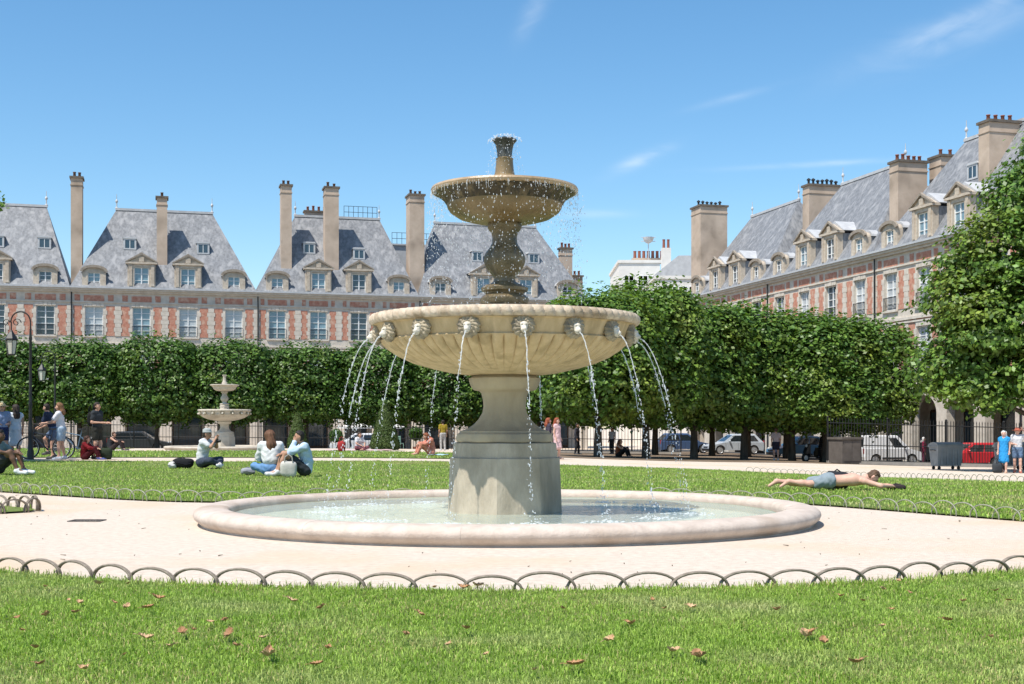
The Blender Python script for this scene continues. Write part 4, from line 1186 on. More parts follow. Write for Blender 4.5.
def person(label, loc, rz, J, skin=0, hair=(.06,.035,.02), hairlen=0, hf=(0,-1,0), wear=(), h=.022, s=1.0, female=False, hat=None, shoes=None, group=None):
    hf = unit(A(*hf)); hed, nec = J['hed'], J['nec']
    hu = hed-nec; hu = unit(hu-hf*(hu@hf)); hs = unit(np.cross(hf, hu))
    C = []
    def c(a, b, ra, rb): C.append((a, b, ra, rb))
    kt = .92 if female else 1.0
    side = unit(J['shl']-J['shr']); hside = unit(J['hil']-J['hir'])
    c(J['hil']*.8+J['hir']*.2, J['hir']*.8+J['hil']*.2, .105, .105)
    c(J['pel']-hside*.05, J['wai']-side*.045, .10, .085*kt); c(J['pel']+hside*.05, J['wai']+side*.045, .10, .085*kt)
    c(J['wai']-side*.045, J['che']-side*.065, .088*kt, .10*kt); c(J['wai']+side*.045, J['che']+side*.065, .088*kt, .10*kt)
    c(J['che']-side*.06, J['shr']*.75+J['shl']*.25, .10*kt, .065); c(J['che']+side*.06, J['shl']*.75+J['shr']*.25, .10*kt, .065)
    c(J['shr'], J['shl'], .055*kt, .055*kt)
    c((J['shl']+J['shr'])/2, nec, .06, .05); c(nec, hed-hu*.04, .05*kt, .05*kt)
    for q in ('l', 'r'):
        c(J['sh'+q], J['el'+q], .050*kt, .038*kt); c(J['el'+q], J['wr'+q], .038*kt, .024*kt)
        d = unit(J['wr'+q]-J['el'+q]); c(J['wr'+q], J['wr'+q]+d*.075, .024, .030)
        c(J['hi'+q], J['kn'+q], .082, .053); c(J['kn'+q], J['kn'+q]*.62+J['an'+q]*.38, .052, .052); c(J['kn'+q]*.62+J['an'+q]*.38, J['an'+q], .052, .034)
        c(J['an'+q], J['to'+q], .036, .026); c(J['an'+q], J['an'+q]+unit(J['an'+q]-J['to'+q])*.035+A(0,0,-.02), .034, .028)
    c(hed+hu*.02-hf*.015, hed-hu*.02+hf*.012, .086, .078); c(hed-hu*.05+hf*.03, hed-hu*.085+hf*.045, .060, .036)
    if h < .019:
        c(hed-hu*.005+hf*.088, hed-hu*.035+hf*.106, .010, .015)
        for q in (-1, 1): c(hed+hs*q*.086-hu*.005, hed+hs*q*.089-hu*.04, .016, .011)
    lo, hi = cones_box(C, .05)
    Vn, Fn = nets(sd_cones(C, .012), lo, hi, h)
    b = MB(); b.add(Vn, [tuple(f) for f in Fn], 0)
    # hands: fingers and thumb rooted in the palm, lightly curled
    for q in ('l', 'r'):
        d = unit(J['wr'+q]-J['el'+q]); pa = J['wr'+q]+d*.07
        ref = A(0, 0, 1) if abs(d[2]) < .8 else A(0, 1, 0)
        ac = unit(np.cross(d, ref)); nn = unit(np.cross(ac, d))
        for k, L in enumerate((.066, .078, .074, .058)):
            p0 = pa+ac*(k-1.5)*.0165; p1 = p0+d*L*.55-nn*.006; p2 = p0+d*L-nn*.024
            b.tube([p0, p1, p2], [.0095, .0085, .0065], 6)
        sg = 1 if q == 'l' else -1
        p0 = J['wr'+q]+d*.03+ac*.02*sg; b.tube([p0, p0+ac*.025*sg+d*.025, p0+ac*.030*sg+d*.055-nn*.01], [.012, .0105, .008], 6)
    # face
    if h >= .019:
        b.tube([hed+hf*.08+hu*.0, hed+hf*.104-hu*.03], [.010, .016], 6); 
        for q in (-1, 1): b.sph(hed+hs*q*.092-hu*.02, (.016, .016, .026), 0, 7, 5)
    for q in (-1, 1): b.sph(hed+hs*q*.033+hf*.084+hu*.006, .0105, 1, 7, 5)
    for q in (-1, 1): b.tube([hed+hs*q*.018+hf*.092+hu*.028, hed+hs*q*.048+hf*.082+hu*.027], .005, 5, m=2)
    b.tube([hed-hs*.022+hf*.082-hu*.062, hed+hf*.088-hu*.063, hed+hs*.022+hf*.082-hu*.062], .0055, 5, m=3)
    hm = mat('hair_%02d%02d%02d' % tuple(int(x*99) for x in hair), tuple(x*.7 for x in hair), tuple(min(1, x*1.35+.004) for x in hair), rough=.6, scale=18, stretch=(1,1,.3), spec=.3, bump=.5)
    o = b.build('person', [skin_mat(skin), simple('eye_dark', (.02,.015,.012)), hm, simple('lip', (.35,.12,.10))], None, smooth=True, angle=R(60))
    o.location = loc; o.rotation_euler = (0, 0, rz); o.scale = (s, s, s)
    tag(o, label, 'person', group)
    # hair
    hr = .102 if hairlen < .04 else .110
    if hair is not None and hairlen >= 0:
        HC = [(hed+hu*.022-hf*.018, hed-hu*.02-hf*.02, hr-.002, hr-.012)]
        if hairlen > 0:
            bk = nec-hf*.075
            HC += [(hed-hf*.045, bk-hu*hairlen*.3, .098, .090)] + [(bk-hu*hairlen*.3+hs*q*.05, bk-hu*hairlen-hf*.03+hs*q*(.055+.02*hairlen), .065, .035) for q in (-1, 0, 1)]
        fh = sd_cones(HC, .015)
        def fhair(P):
            q = P-hed
            cut = (q@hf)-.050-.35*np.maximum(q@hu-.03, 0)*0
            face = np.minimum((q@hf)-.012, .055-(q@hu))
            ang = np.arctan2(q@hs, -(q@hf)+1e-6)
            return np.maximum(np.maximum(fh(P)+.006*np.sin(ang*15+(q@hu)*14)+.004*np.sin(ang*31+2), cut), face)
        lo, hi = cones_box(HC, .04); Vn, Fn = nets(fhair, lo, hi, .014)
        if len(Fn): mobj('hair', np_mesh('hair', Vn, Fn, hm, smooth=True), o)
    def g(name, cones, colour, k=.014, cut=None, hh=None):
        lo, hi = cones_box(cones, .05); f0 = sd_cones(cones, k)
        fold = lambda P: f0(P)+.0055*np.sin(P[:,2]*52+np.sin(P[:,0]*21)*2.2+P[:,1]*19)*np.sin(P[:,0]*23+P[:,2]*9+1)+.004*np.sin(P[:,0]*47-P[:,2]*31+P[:,1]*37)
        f = (lambda P: np.maximum(fold(P), cut(P))) if cut else fold
        Vn, Fn = nets(f, lo, hi, hh or min(h, .02))
        w = mobj(name, np_mesh(name, Vn, Fn, cloth('%02d%02d%02d' % tuple(int(x*99) for x in colour), colour), smooth=True), o)
        return w
    def torso(e, low='pel'):
        t = [(J['wai']-side*.045, J['che']-side*.065, .088*kt+e*1.3, .10*kt+e), (J['wai']+side*.045, J['che']+side*.065, .088*kt+e*1.3, .10*kt+e),
             (J['che']-side*.06, J['shr']*.78+J['shl']*.22, .10*kt+e, .062+e), (J['che']+side*.06, J['shl']*.78+J['shr']*.22, .10*kt+e, .062+e)]
        if low == 'pel':
            t += [(J['pel']-hside*.05, J['wai']-side*.045, .105+e, .09+e), (J['pel']+hside*.05, J['wai']+side*.045, .105+e, .09+e)]
        return t
    for kind, colour in wear:
        if kind in ('tee', 'shirt', 'loose'):
            e = {'tee': .018, 'shirt': .022, 'loose': .036}[kind]
            T = torso(e, 'pel' if kind != 'loose' else '')
            for q in ('l', 'r'):
                a, m_, w_ = J['sh'+q], J['el'+q], J['wr'+q]
                T.append((J['shl' if q == 'l' else 'shr'], (J['shl']+J['shr'])/2, .055+e, .06+e*.5))
                if kind == 'tee': T.append((a, a+(m_-a)*.6, .055+e, .048+e*1.2))
                else: T += [(a, m_, .052+e, .042+e), (m_, m_+(w_-m_)*.85, .042+e, .030+e)]
            g('shirt', T, colour)
        elif kind == 'vest':
            g('shirt', torso(.018), colour)
        elif kind in ('shorts', 'trousers'):
            fr = .62 if kind == 'shorts' else 1
            T = [(J['hil']*.85+J['hir']*.15, J['hir']*.85+J['hil']*.15, .125, .125), (J['pel']-hside*.04, J['pel']+hside*.04, .125, .125)]
            for q in ('l', 'r'):
                T.append((J['hi'+q], J['hi'+q]+(J['kn'+q]-J['hi'+q])*fr, .103, .103-.030*fr+(.012 if kind == 'shorts' else 0)))
                if kind == 'trousers': T.append((J['kn'+q], J['kn'+q]+(J['an'+q]-J['kn'+q])*.92, .073, .062))
            g(kind, T, colour)
        elif kind == 'dress':
            kn = (J['knl']+J['knr'])/2; hm_ = J['pel']+(kn-J['pel'])*.95
            T = torso(.02)
            for q in (-1, 0, 1): T.append((J['pel']+hside*q*.05, hm_+hside*q*.10, .115, .105))
            for a in (-1, 1): T.append((J['pel'], hm_+np.cross(hside, A(0, 0, 1))*a*.09, .115, .10))
            for q in ('l', 'r'): T.append((J['sh'+q], J['sh'+q]*.8+J['el'+q]*.2, .066, .06))
            g('dress', T, colour, k=.02)
    if shoes:
        for q in ('l', 'r'):
            d = unit(J['to'+q]-J['an'+q])
            g('shoe', [(J['an'+q]+A(0,0,-.035), J['to'+q]+d*.02, .050, .042), (J['an'+q], J['an'+q]+A(0,0,-.03)-A(d[0], d[1], 0)*.035, .05, .046)], shoes)
    if hat:
        b = MB(); b.lathe([(.0, .085), (.06, .08), (.098, .05), (.108, -.005), (.112, -.012)] + ([(.20, -.03), (.205, -.022), (.112, .0)] if hat[1] == 'brim' else [(.105, -.02), (.10, .0)]), 20, m=0)
        if hat[1] == 'cap': b.prism([(-.08, -.09), (.08, -.09), (.06, -.18), (-.06, -.18)], 'z', -.012, -.002)
        ho = b.build('hat', cloth('hat%02d%02d' % (int(hat[0][0]*99), int(hat[0][2]*99)), hat[0]), o, smooth=True)
        ho.location = tuple(hed+hu*.045-hf*.008)
        ho.rotation_euler = Matrix((tuple(-np.cross(hf, hu)*-1*-1), tuple(-hf), tuple(hu))).transposed().to_euler() if False else (0, 0, math.atan2(hf[0], -hf[1]))
    return o

def at(px, d, dz=0.0): return spot(px, d, dz)
Rt, Lf, Aw, To = R(90), R(-90), R(180), 0.0

# the sunbather
J = dict(tol=A(-.99,.08,.035), anl=A(-.86,.09,.115), knl=A(-.45,.11,.075), hil=A(-.02,.09,.125), tor=A(-.83,-.14,.035), anr=A(-.70,-.14,.12), knr=A(-.35,-.15,.08), hir=A(-.02,-.09,.125),
         pel=A(.0,0,.135), wai=A(.17,0,.13), che=A(.40,0,.15), nec=A(.61,-.01,.19), hed=A(.74,-.02,.19), shl=A(.55,.19,.14), shr=A(.55,-.19,.13), ell=A(.78,.31,.055), elr=A(.80,-.29,.055), wrl=A(.98,.12,.05), wrr=A(.99,-.10,.045))
person('shirtless barefoot man lying face down on the lawn in grey-blue shorts', at(829, 22.3, .05), R(-3), J, 3, (.10,.055,.03), 0, (.45,-.25,-.85), [('shorts', (.23,.275,.30))], h=.016, s=.93)
# seated couple
J = cross_pose(); J['hed'] = A(.02,-.06,.79)
person('long-haired woman in white blouse and blue jeans sitting on the lawn, back turned', at(270.5, 29.2, .05), Aw+R(8), J, 0, (.13,.06,.03), .15, (.25,-.95,-.1), [('loose', (.62,.62,.61)), ('trousers', (.13,.25,.44))], h=.016, s=1.0, female=True)
J = knees_pose(); J['wrl'] = A(.05,-.13,.70); J['ell'] = A(.20,-.24,.47); J['hed'] = A(.02,-.05,.79)
person('man in a pale blue shirt sitting on the lawn, hand at his mouth', at(301, 29.0, .05), R(-72), J, 1, (.02,.015,.012), 0, (.1,-1,-.1), [('shirt', (.48,.60,.72)), ('shorts', (.04,.045,.05))], h=.016, s=1.0, shoes=(.6,.6,.6))
J = cross_pose(); J['wrl'] = A(.05,-.30,.66); J['wrr'] = A(-.05,-.30,.66); J['ell'] = A(.18,-.24,.48); J['elr'] = A(-.18,-.24,.48)
person('man in white T-shirt and grey cap sitting on the lawn with a camera', at(204, 34, .05), R(82), J, 1, (.03,.02,.015), 0, (0,-1,-.05), [('tee', (.60,.60,.60)), ('trousers', (.05,.06,.085))], h=.018, s=1.02, hat=((.36,.38,.37), 'cap'), shoes=(.65,.65,.65))
# left edge
person('person in a grey-green T-shirt and white shoes crouching on the grass at the left edge', at(-1, 29.5, .05), R(80), knees_pose(), 2, (.012,.01,.009), 0, (0,-1,-.1), [('tee', (.20,.25,.24)), ('shorts', (.05,.05,.05))], h=.02, s=1.02, shoes=(.70,.70,.70))
J = stand_pose(.03); J['wrl'] = A(.12,-.28,1.08); J['wrr'] = A(-.12,-.28,1.08)
person('woman in a straw hat and blue top standing at the very left edge', at(2, 43.5), R(30), J, 0, (.25,.14,.07), .1, (0,-1,-.1), [('tee', (.25,.31,.46)), ('shorts', (.03,.04,.10))], s=1.0, female=True, hat=((.50,.38,.22), 'brim'), shoes=(.5,.5,.5))
J = stand_pose(.02)
person('woman in a sleeveless white dress standing beside the bicycle', at(15.5, 44), R(-150), J, 1, (.03,.02,.015), .15, (.3,-1,0), [('dress', (.58,.63,.68))], s=.98, female=True, shoes=(.5,.4,.3))
J = stand_pose(.05, .06); J['wrl'] = A(.15,-.52,1.10); J['wrr'] = A(-.15,-.52,1.08); J['ell'] = A(.21,-.24,1.14); J['elr'] = A(-.21,-.24,1.13)
person('woman in a white T-shirt and pale blue shorts standing with her hands on the bicycle', at(61.5, 43.0), Lf+R(6), J, 0, (.20,.10,.045), .05, (0,-1,-.05), [('tee', (.66,.64,.68)), ('shorts', (.33,.42,.52))], s=1.0, female=True, shoes=(.6,.62,.66))
J = stand_pose(.0, .20); J['wrl'] = A(.15,-.45,.98); J['wrr'] = A(-.15,-.45,.98); J['ell'] = A(.21,-.30,1.05); J['elr'] = A(-.21,-.30,1.05); J['knr'] = A(-.10,-.32,.62); J['anr'] = A(-.10,-.22,.22); J['tor'] = A(-.1,-.36,.16)
person('person in a dark top stepping over the bicycle behind the woman in white', at(54, 44.3), Lf, J, 0, (.03,.02,.015), .0, (0,-1,-.3), [('tee', (.03,.04,.07)), ('shorts', (.10,.14,.22))], s=1.0, shoes=(.1,.1,.1))
J = stand_pose(.04); J['wrl'] = A(.14,-.28,1.10); J['wrr'] = A(-.14,-.28,1.10)
person('man in dark clothes with a black backpack standing on the far path', at(97, 43.5), Rt-R(15), J, 0, (.03,.02,.015), 0, (0,-1,-.1), [('tee', (.035,.045,.05)), ('shorts', (.035,.035,.03))], s=1.02, shoes=(.05,.05,.06))
J = knees_pose()
person('person in a red top sitting on the path edge beside the man in dark clothes', at(87, 43.2), Rt, J, 0, (.05,.02,.012), .15, (0,-1,-.2), [('shirt', (.17,.016,.02)), ('trousers', (.06,.012,.015))], s=.80, shoes=(.1,.12,.3))
person('person in a black vest sitting by the far lawn edge, beyond the bicycles', at(113.5, 72), Rt, knees_pose(), 0, (.10,.05,.03), 0, (0,-1,-.1), [('vest', (.03,.03,.035)), ('trousers', (.04,.03,.03))], s=1.05, shoes=(.1,.1,.1))
# far lawn
J = knees_pose(); J['nec'] = A(0,-.06,.62); J['hed'] = A(0,-.14,.72)
person('woman in a red patterned dress sitting on the far lawn right of the yew cone', at(429, 57, .04), Lf+R(20), J, 0, (.22,.07,.03), .12, (0,-1,-.4), [('shirt', (.52,.20,.14)), ('trousers', (.55,.22,.15))], s=1.05, female=True)
person('person in a yellow T-shirt standing under the trees left of the pedestal', at(443, 80), R(200), stand_pose(.03), 1, (.02,.015,.01), 0, (0,-1,0), [('tee', (.30,.22,.03)), ('trousers', (.40,.38,.36))], s=1.0, shoes=(.5,.5,.5))
person('person in a white top sitting on a blanket before the white car', at(359, 70, .03), R(40), cross_pose(), 0, (.05,.03,.02), .1, (0,-1,-.2), [('tee', (.60,.58,.58)), ('trousers', (.20,.08,.09))], s=1.0)
# right of the pedestal
J = stand_pose(.05)
person('red-haired woman in a pale pink dress standing just right of the pedestal, behind the lawn', at(557, 59), R(60), J, 3, (.24,.06,.025), .12, (0,-1,-.15), [('dress', (.62,.42,.42))], s=1.0, female=True, shoes=(.4,.3,.25))
person('red-haired person in dark clothes half hidden behind the pedestal', at(548.5, 60), R(100), stand_pose(.02), 3, (.24,.06,.025), .06, (0,-1,0), [('shirt', (.06,.05,.07)), ('trousers', (.05,.05,.06))], s=1.0, shoes=(.1,.1,.1))
J = knees_pose()
person('person in a rust-coloured top sitting in the shade of the right trees', at(620, 74), R(60), J, 0, (.12,.04,.02), .1, (0,-1,-.1), [('vest', (.30,.10,.05)), ('trousers', (.02,.02,.02))], s=1.05)
person('man in pinkish T-shirt and dark shorts standing under the right trees, back turned', at(776, 79), R(170), stand_pose(.03), 0, (.10,.06,.04), 0, (0,-1,0), [('tee', (.46,.37,.36)), ('shorts', (.03,.03,.045))], s=1.06, shoes=(.6,.6,.6))
J = stand_pose(.0, .08); J['wrl'] = A(.2,-.4,1.05); J['wrr'] = A(-.2,-.4,1.05)
person('person in black standing by the motorcycle under the right trees', at(821, 81.5), R(60), J, 2, (.01,.01,.01), 0, (0,-1,-.1), [('shirt', (.02,.022,.026)), ('trousers', (.02,.02,.022))], s=1.02, shoes=(.05,.05,.05))
person('white-haired person in a maroon top standing behind the grey bin by the railing', at(923.5, 79), R(70), stand_pose(.03), 0, (.55,.54,.52), .02, (0,-1,-.1), [('shirt', (.17,.025,.05)), ('trousers', (.10,.03,.05))], s=.98, shoes=(.1,.1,.1))
J = stand_pose(.10)
person('white-haired woman in a bright blue dress walking on the gravel at the right edge', at(1004, 55), R(-35), J, 3, (.70,.68,.63), .02, (0,-1,-.1), [('dress', (.035,.27,.58))], s=.96, female=True, h=.02, shoes=(.55,.35,.25))
J = stand_pose(.10); J['ell'] = A(.34,-.10,1.42); J['wrl'] = A(.20,-.12,1.62); J['wrr'] = A(-.10,-.25,1.10)
person('man in grey T-shirt, denim shorts and red hat beside the woman in blue', at(1017.5, 55.4), R(-20), J, 3, (.30,.2,.12), 0, (-.2,-1,0), [('tee', (.58,.58,.60)), ('shorts', (.12,.18,.28))], s=1.03, h=.02, hat=((.42,.13,.09), 'brim'), shoes=(.40,.14,.10))

J = stand_pose(.06)
person('person in a dark grey shirt standing in the tree shade near the red-haired woman', at(577, 80), R(70), J, 1, (.02,.015,.01), 0, (0,-1,0), [('shirt', (.05,.05,.06)), ('trousers', (.03,.03,.04))], s=1.02, shoes=(.1,.1,.1))
person('person in a white top and dark trousers standing in the shade behind the rust-coloured one', at(612, 90), R(-40), stand_pose(.03), 0, (.10,.05,.03), .1, (0,-1,0), [('tee', (.40,.40,.42)), ('trousers', (.03,.03,.04))], s=.98, female=True, shoes=(.2,.2,.2))
person('person in navy clothes walking between the tree trunks left of the dark blue car', at(647, 88), R(90), stand_pose(.12), 1, (.02,.015,.01), 0, (0,-1,0), [('tee', (.03,.05,.12)), ('trousers', (.03,.035,.06))], s=1.03, shoes=(.3,.3,.3))

# ---- bags and things lying about
def lump_bag(name, label, loc, rz, size, colour, strap=True, upright=False):
    sx, sy, sz = size
    def f(P):
        q = np.abs(P-np.array([0, 0, sz*.48]))/np.array([sx/2, sy/2, sz/2])
        w = .05*np.sin(P[:,0]*19+P[:,2]*13)+.05*np.sin(P[:,1]*23+1)
        return ((q**3.2).sum(1)**(1/3.2)-1-w)*min(size)*.4
    Vn, Fn = nets(f, (-sx*.62, -sy*.62, -sz*.15), (sx*.62, sy*.62, sz*1.12), min(size)/9)
    t = thing(name, label, 'bag', loc, rz)
    mobj('body', np_mesh('body', Vn, Fn, cloth('%02d%02d%02d' % tuple(int(x*99) for x in colour), colour), smooth=True), t)
    b = MB()
    if upright:
        for yy in (-sy*.3, sy*.3): b.tube([(-sx*.25, yy, sz*.9), (-sx*.2, yy, sz*1.25), (0, yy*.6, sz*1.4), (sx*.2, yy, sz*1.25), (sx*.25, yy, sz*.9)], .012, 6)
    else:
        b.tube([(-sx*.4, -sy*.45, sz*.5), (-sx*.15, -sy*.62, sz*.55), (sx*.2, -sy*.6, sz*.35), (sx*.42, -sy*.42, sz*.45)], .016, 6)
        b.tube([(-.05, 0, sz*.95), (0, 0, sz*1.1), (.06, 0, sz*.95)], .012, 6)
    b.build('strap', cloth('st%02d%02d%02d' % tuple(int(x*99) for x in colour), tuple(x*.7 for x in colour)), t, smooth=True)
    return t
lump_bag('tote_bag', 'white cloth tote bag standing on the grass between the seated couple', at(288.5, 28.5, .03), R(10), (.33, .17, .32), (.52, .49, .44), upright=True)
lump_bag('bag', 'grey bag lying on the grass left of the seated woman', at(248, 29.8, .03), R(20), (.30, .22, .14), (.30, .31, .34))
lump_bag('backpack', 'black backpack lying on the grass left of the man in the white T-shirt', at(182.5, 34, .03), R(5), (.50, .30, .24), (.02, .02, .025))
lump_bag('bag', 'small white bag lying on the grass beside the black backpack', at(172.5, 33.9, .03), R(-10), (.20, .16, .15), (.62, .60, .58))
lump_bag('bag', 'black bag lying on the lawn behind the hips of the sunbathing man', at(837, 22.75, .03), R(8), (.42, .22, .28), (.025, .028, .035))
lump_bag('bag', 'dark bag beneath the hands of the sunbathing man', at(896, 22.4, .02), R(-10), (.30, .20, .09), (.035, .03, .03))
lump_bag('handbag', 'dark handbag by the feet of the woman in the blue dress', at(997.5, 55), R(15), (.42, .25, .40), (.05, .055, .06), upright=True)
lump_bag('backpack', 'black backpack worn by the man in dark clothes on the far path', at(91.5, 43.6, 1.02), R(90), (.30, .22, .44), (.015, .016, .02), upright=True)
lump_bag('bag', 'dark green bag standing on the path right of the man in dark clothes', at(106, 43.4, .0), R(10), (.36, .26, .36), (.03, .04, .025))
lump_bag('bag', 'red bag standing on the far lawn left of the person on the blanket', at(341.5, 66, .02), R(0), (.36, .25, .50), (.36, .04, .04), upright=True)
# blanket and towel
def cloth_sheet(name, label, cat, loc, rz, w, d, colour):
    n = 14; X, Y = np.meshgrid(np.linspace(-w/2, w/2, n), np.linspace(-d/2, d/2, n), indexing='ij')
    Z = .02*np.sin(X*5+1)*np.cos(Y*6)+.035+.012*np.sin(X*13+Y*9)
    top = np.stack([X, Y, Z+.014], -1).reshape(-1, 3); bot = np.stack([X, Y, Z], -1).reshape(-1, 3)
    i, j = np.meshgrid(np.arange(n-1), np.arange(n-1), indexing='ij'); a = (i*n+j).ravel()
    F = np.stack([a, a+n, a+n+1, a+1], 1)
    o = mobj(name, np_mesh(name, np.concatenate([top, bot]), np.concatenate([F, F[:, ::-1]+n*n]), cloth('sh%02d%02d' % (int(colour[0]*99), int(colour[2]*99)), colour), smooth=True), None, loc, rz)
    return tag(o, label, cat)
cloth_sheet('blanket', 'pale pink blanket spread on the far lawn under the person in white', 'blanket', at(359, 70, .02), .1, 3.2, 1.8, (.62,.42,.42))
cloth_sheet('towel', 'pale blue towel on the far lawn right of the woman in the red dress', 'towel', at(437, 57, .02), .1, .9, .7, (.35,.52,.60))
# camera held by the man in white
t = thing('camera', 'black camera held up by the seated man in the white T-shirt', 'camera', at(216.5, 33.95, .68), R(82))
b = MB(); b.box(-.07, .07, -.03, .03, -.045, .045); b.box(-.03, .03, -.02, .02, .046, .07); b.build('body', M['iron'], t)
b = MB(); b.tube([(0, -.03, 0), (0, -.10, 0)], .035, 12); b.build('lens', M['iron'], t)
# ------------------------------------------------------------------ bicycles, vehicles, bins, lamps, railings
def ring(b, c, Rr, r, n=28, m=0, sec=6, axis='y'):
    pts = []
    for k in range(n+1):
        a = 2*math.pi*k/n
        pts.append((c[0]+Rr*math.cos(a), c[1], c[2]+Rr*math.sin(a)))
    b.tube(pts, r, sec, m, cap=False)
def bicycle(label, loc, rz, colour):
    t = thing('bicycle', label, 'bicycle', loc, rz, 'bicycles on the far path')
    fm = simple('bike_%02d' % int(colour[2]*99), colour, .4)
    for x in (-.53, .53):
        b = MB(); ring(b, (0, 0, 0), .33, .02); w = b.build('wheel', simple('tyre', (.02,.02,.02), .8), t, smooth=True); w.location = (x, 0, .35)
        b = MB(); ring(b, (0, 0, 0), .305, .010, m=0)
        for k in range(14): a = math.pi*2*k/14; b.tube([(0, .0, 0), (.305*math.cos(a), 0, .305*math.sin(a))], .003, 4)
        b.tube([(0, -.05, 0), (0, .05, 0)], .02, 8); b.build('rim', simple('alloy', (.45,.46,.47), .35, .5, .6), w)
    b = MB(); bb, st, hd = (.05, 0, .30), (.18, 0, .78), (-.36, 0, .82)
    b.tube([bb, st], .017); b.tube([bb, (-.38, 0, .70)], .02); b.tube([(.17, 0, .72), hd], .017); b.tube([(-.35, 0, .92), (-.40, 0, .64)], .02)
    for s in (-.05, .05): b.tube([(.05, s*.5, .30), (.53, s, .35)], .011); b.tube([(.17, s*.5, .70), (.53, s, .35)], .009); b.tube([(-.40, s, .64), (-.53, s, .35)], .013)
    b.tube([st, (.20, 0, .90)], .013); b.build('frame', fm, t, smooth=True)
    b = MB(); b.tube([(-.22, -.28, 1.0), (-.33, -.22, 1.03), (-.36, 0, 1.0), (-.33, .22, 1.03), (-.22, .28, 1.0)], .013); b.tube([(-.36, 0, 1.0), (-.35, 0, .92)], .014); b.build('handlebar', M['iron'], t, smooth=True)
    b = MB(); b.prism([(.08, .012), (.08, -.012), (.22, -.07), (.32, -.07), (.32, .07), (.22, .07)], 'z', .90, .95); b.build('saddle', M['iron'], t)
    b = MB(); b.tube([(.05, -.06, .30), (.05, .06, .30)], .015); ring(b, (.05, -.05, .30), .09, .008, 18); b.tube([(.05, -.08, .30), (.17, -.08, .22)], .01); b.tube([(.05, .08, .30), (-.07, .08, .38)], .01); b.build('crank', M['iron'], t)
    b = MB()
    for z in (.80, .90, 1.0): b.tube([(-.44, -.15, z), (-.70, -.15, z), (-.70, .15, z), (-.44, .15, z), (-.44, -.15, z)], .007, 5)
    for x in (-.70, -.57, -.44):
        for y in (-.15, .15): b.tube([(x, y, .80), (x, y, 1.0)], .006, 5)
    b.box(-.70, -.44, -.15, .15, .795, .805); b.build('basket', M['iron'], t)
    return t
bicycle('dark bicycle with a front basket held by the woman in white on the far path', at(46, 43.5), R(4), (.03,.035,.05))
bicycle('second bicycle standing behind the woman in pale blue shorts', at(76, 45.2), R(-12), (.10,.16,.22))

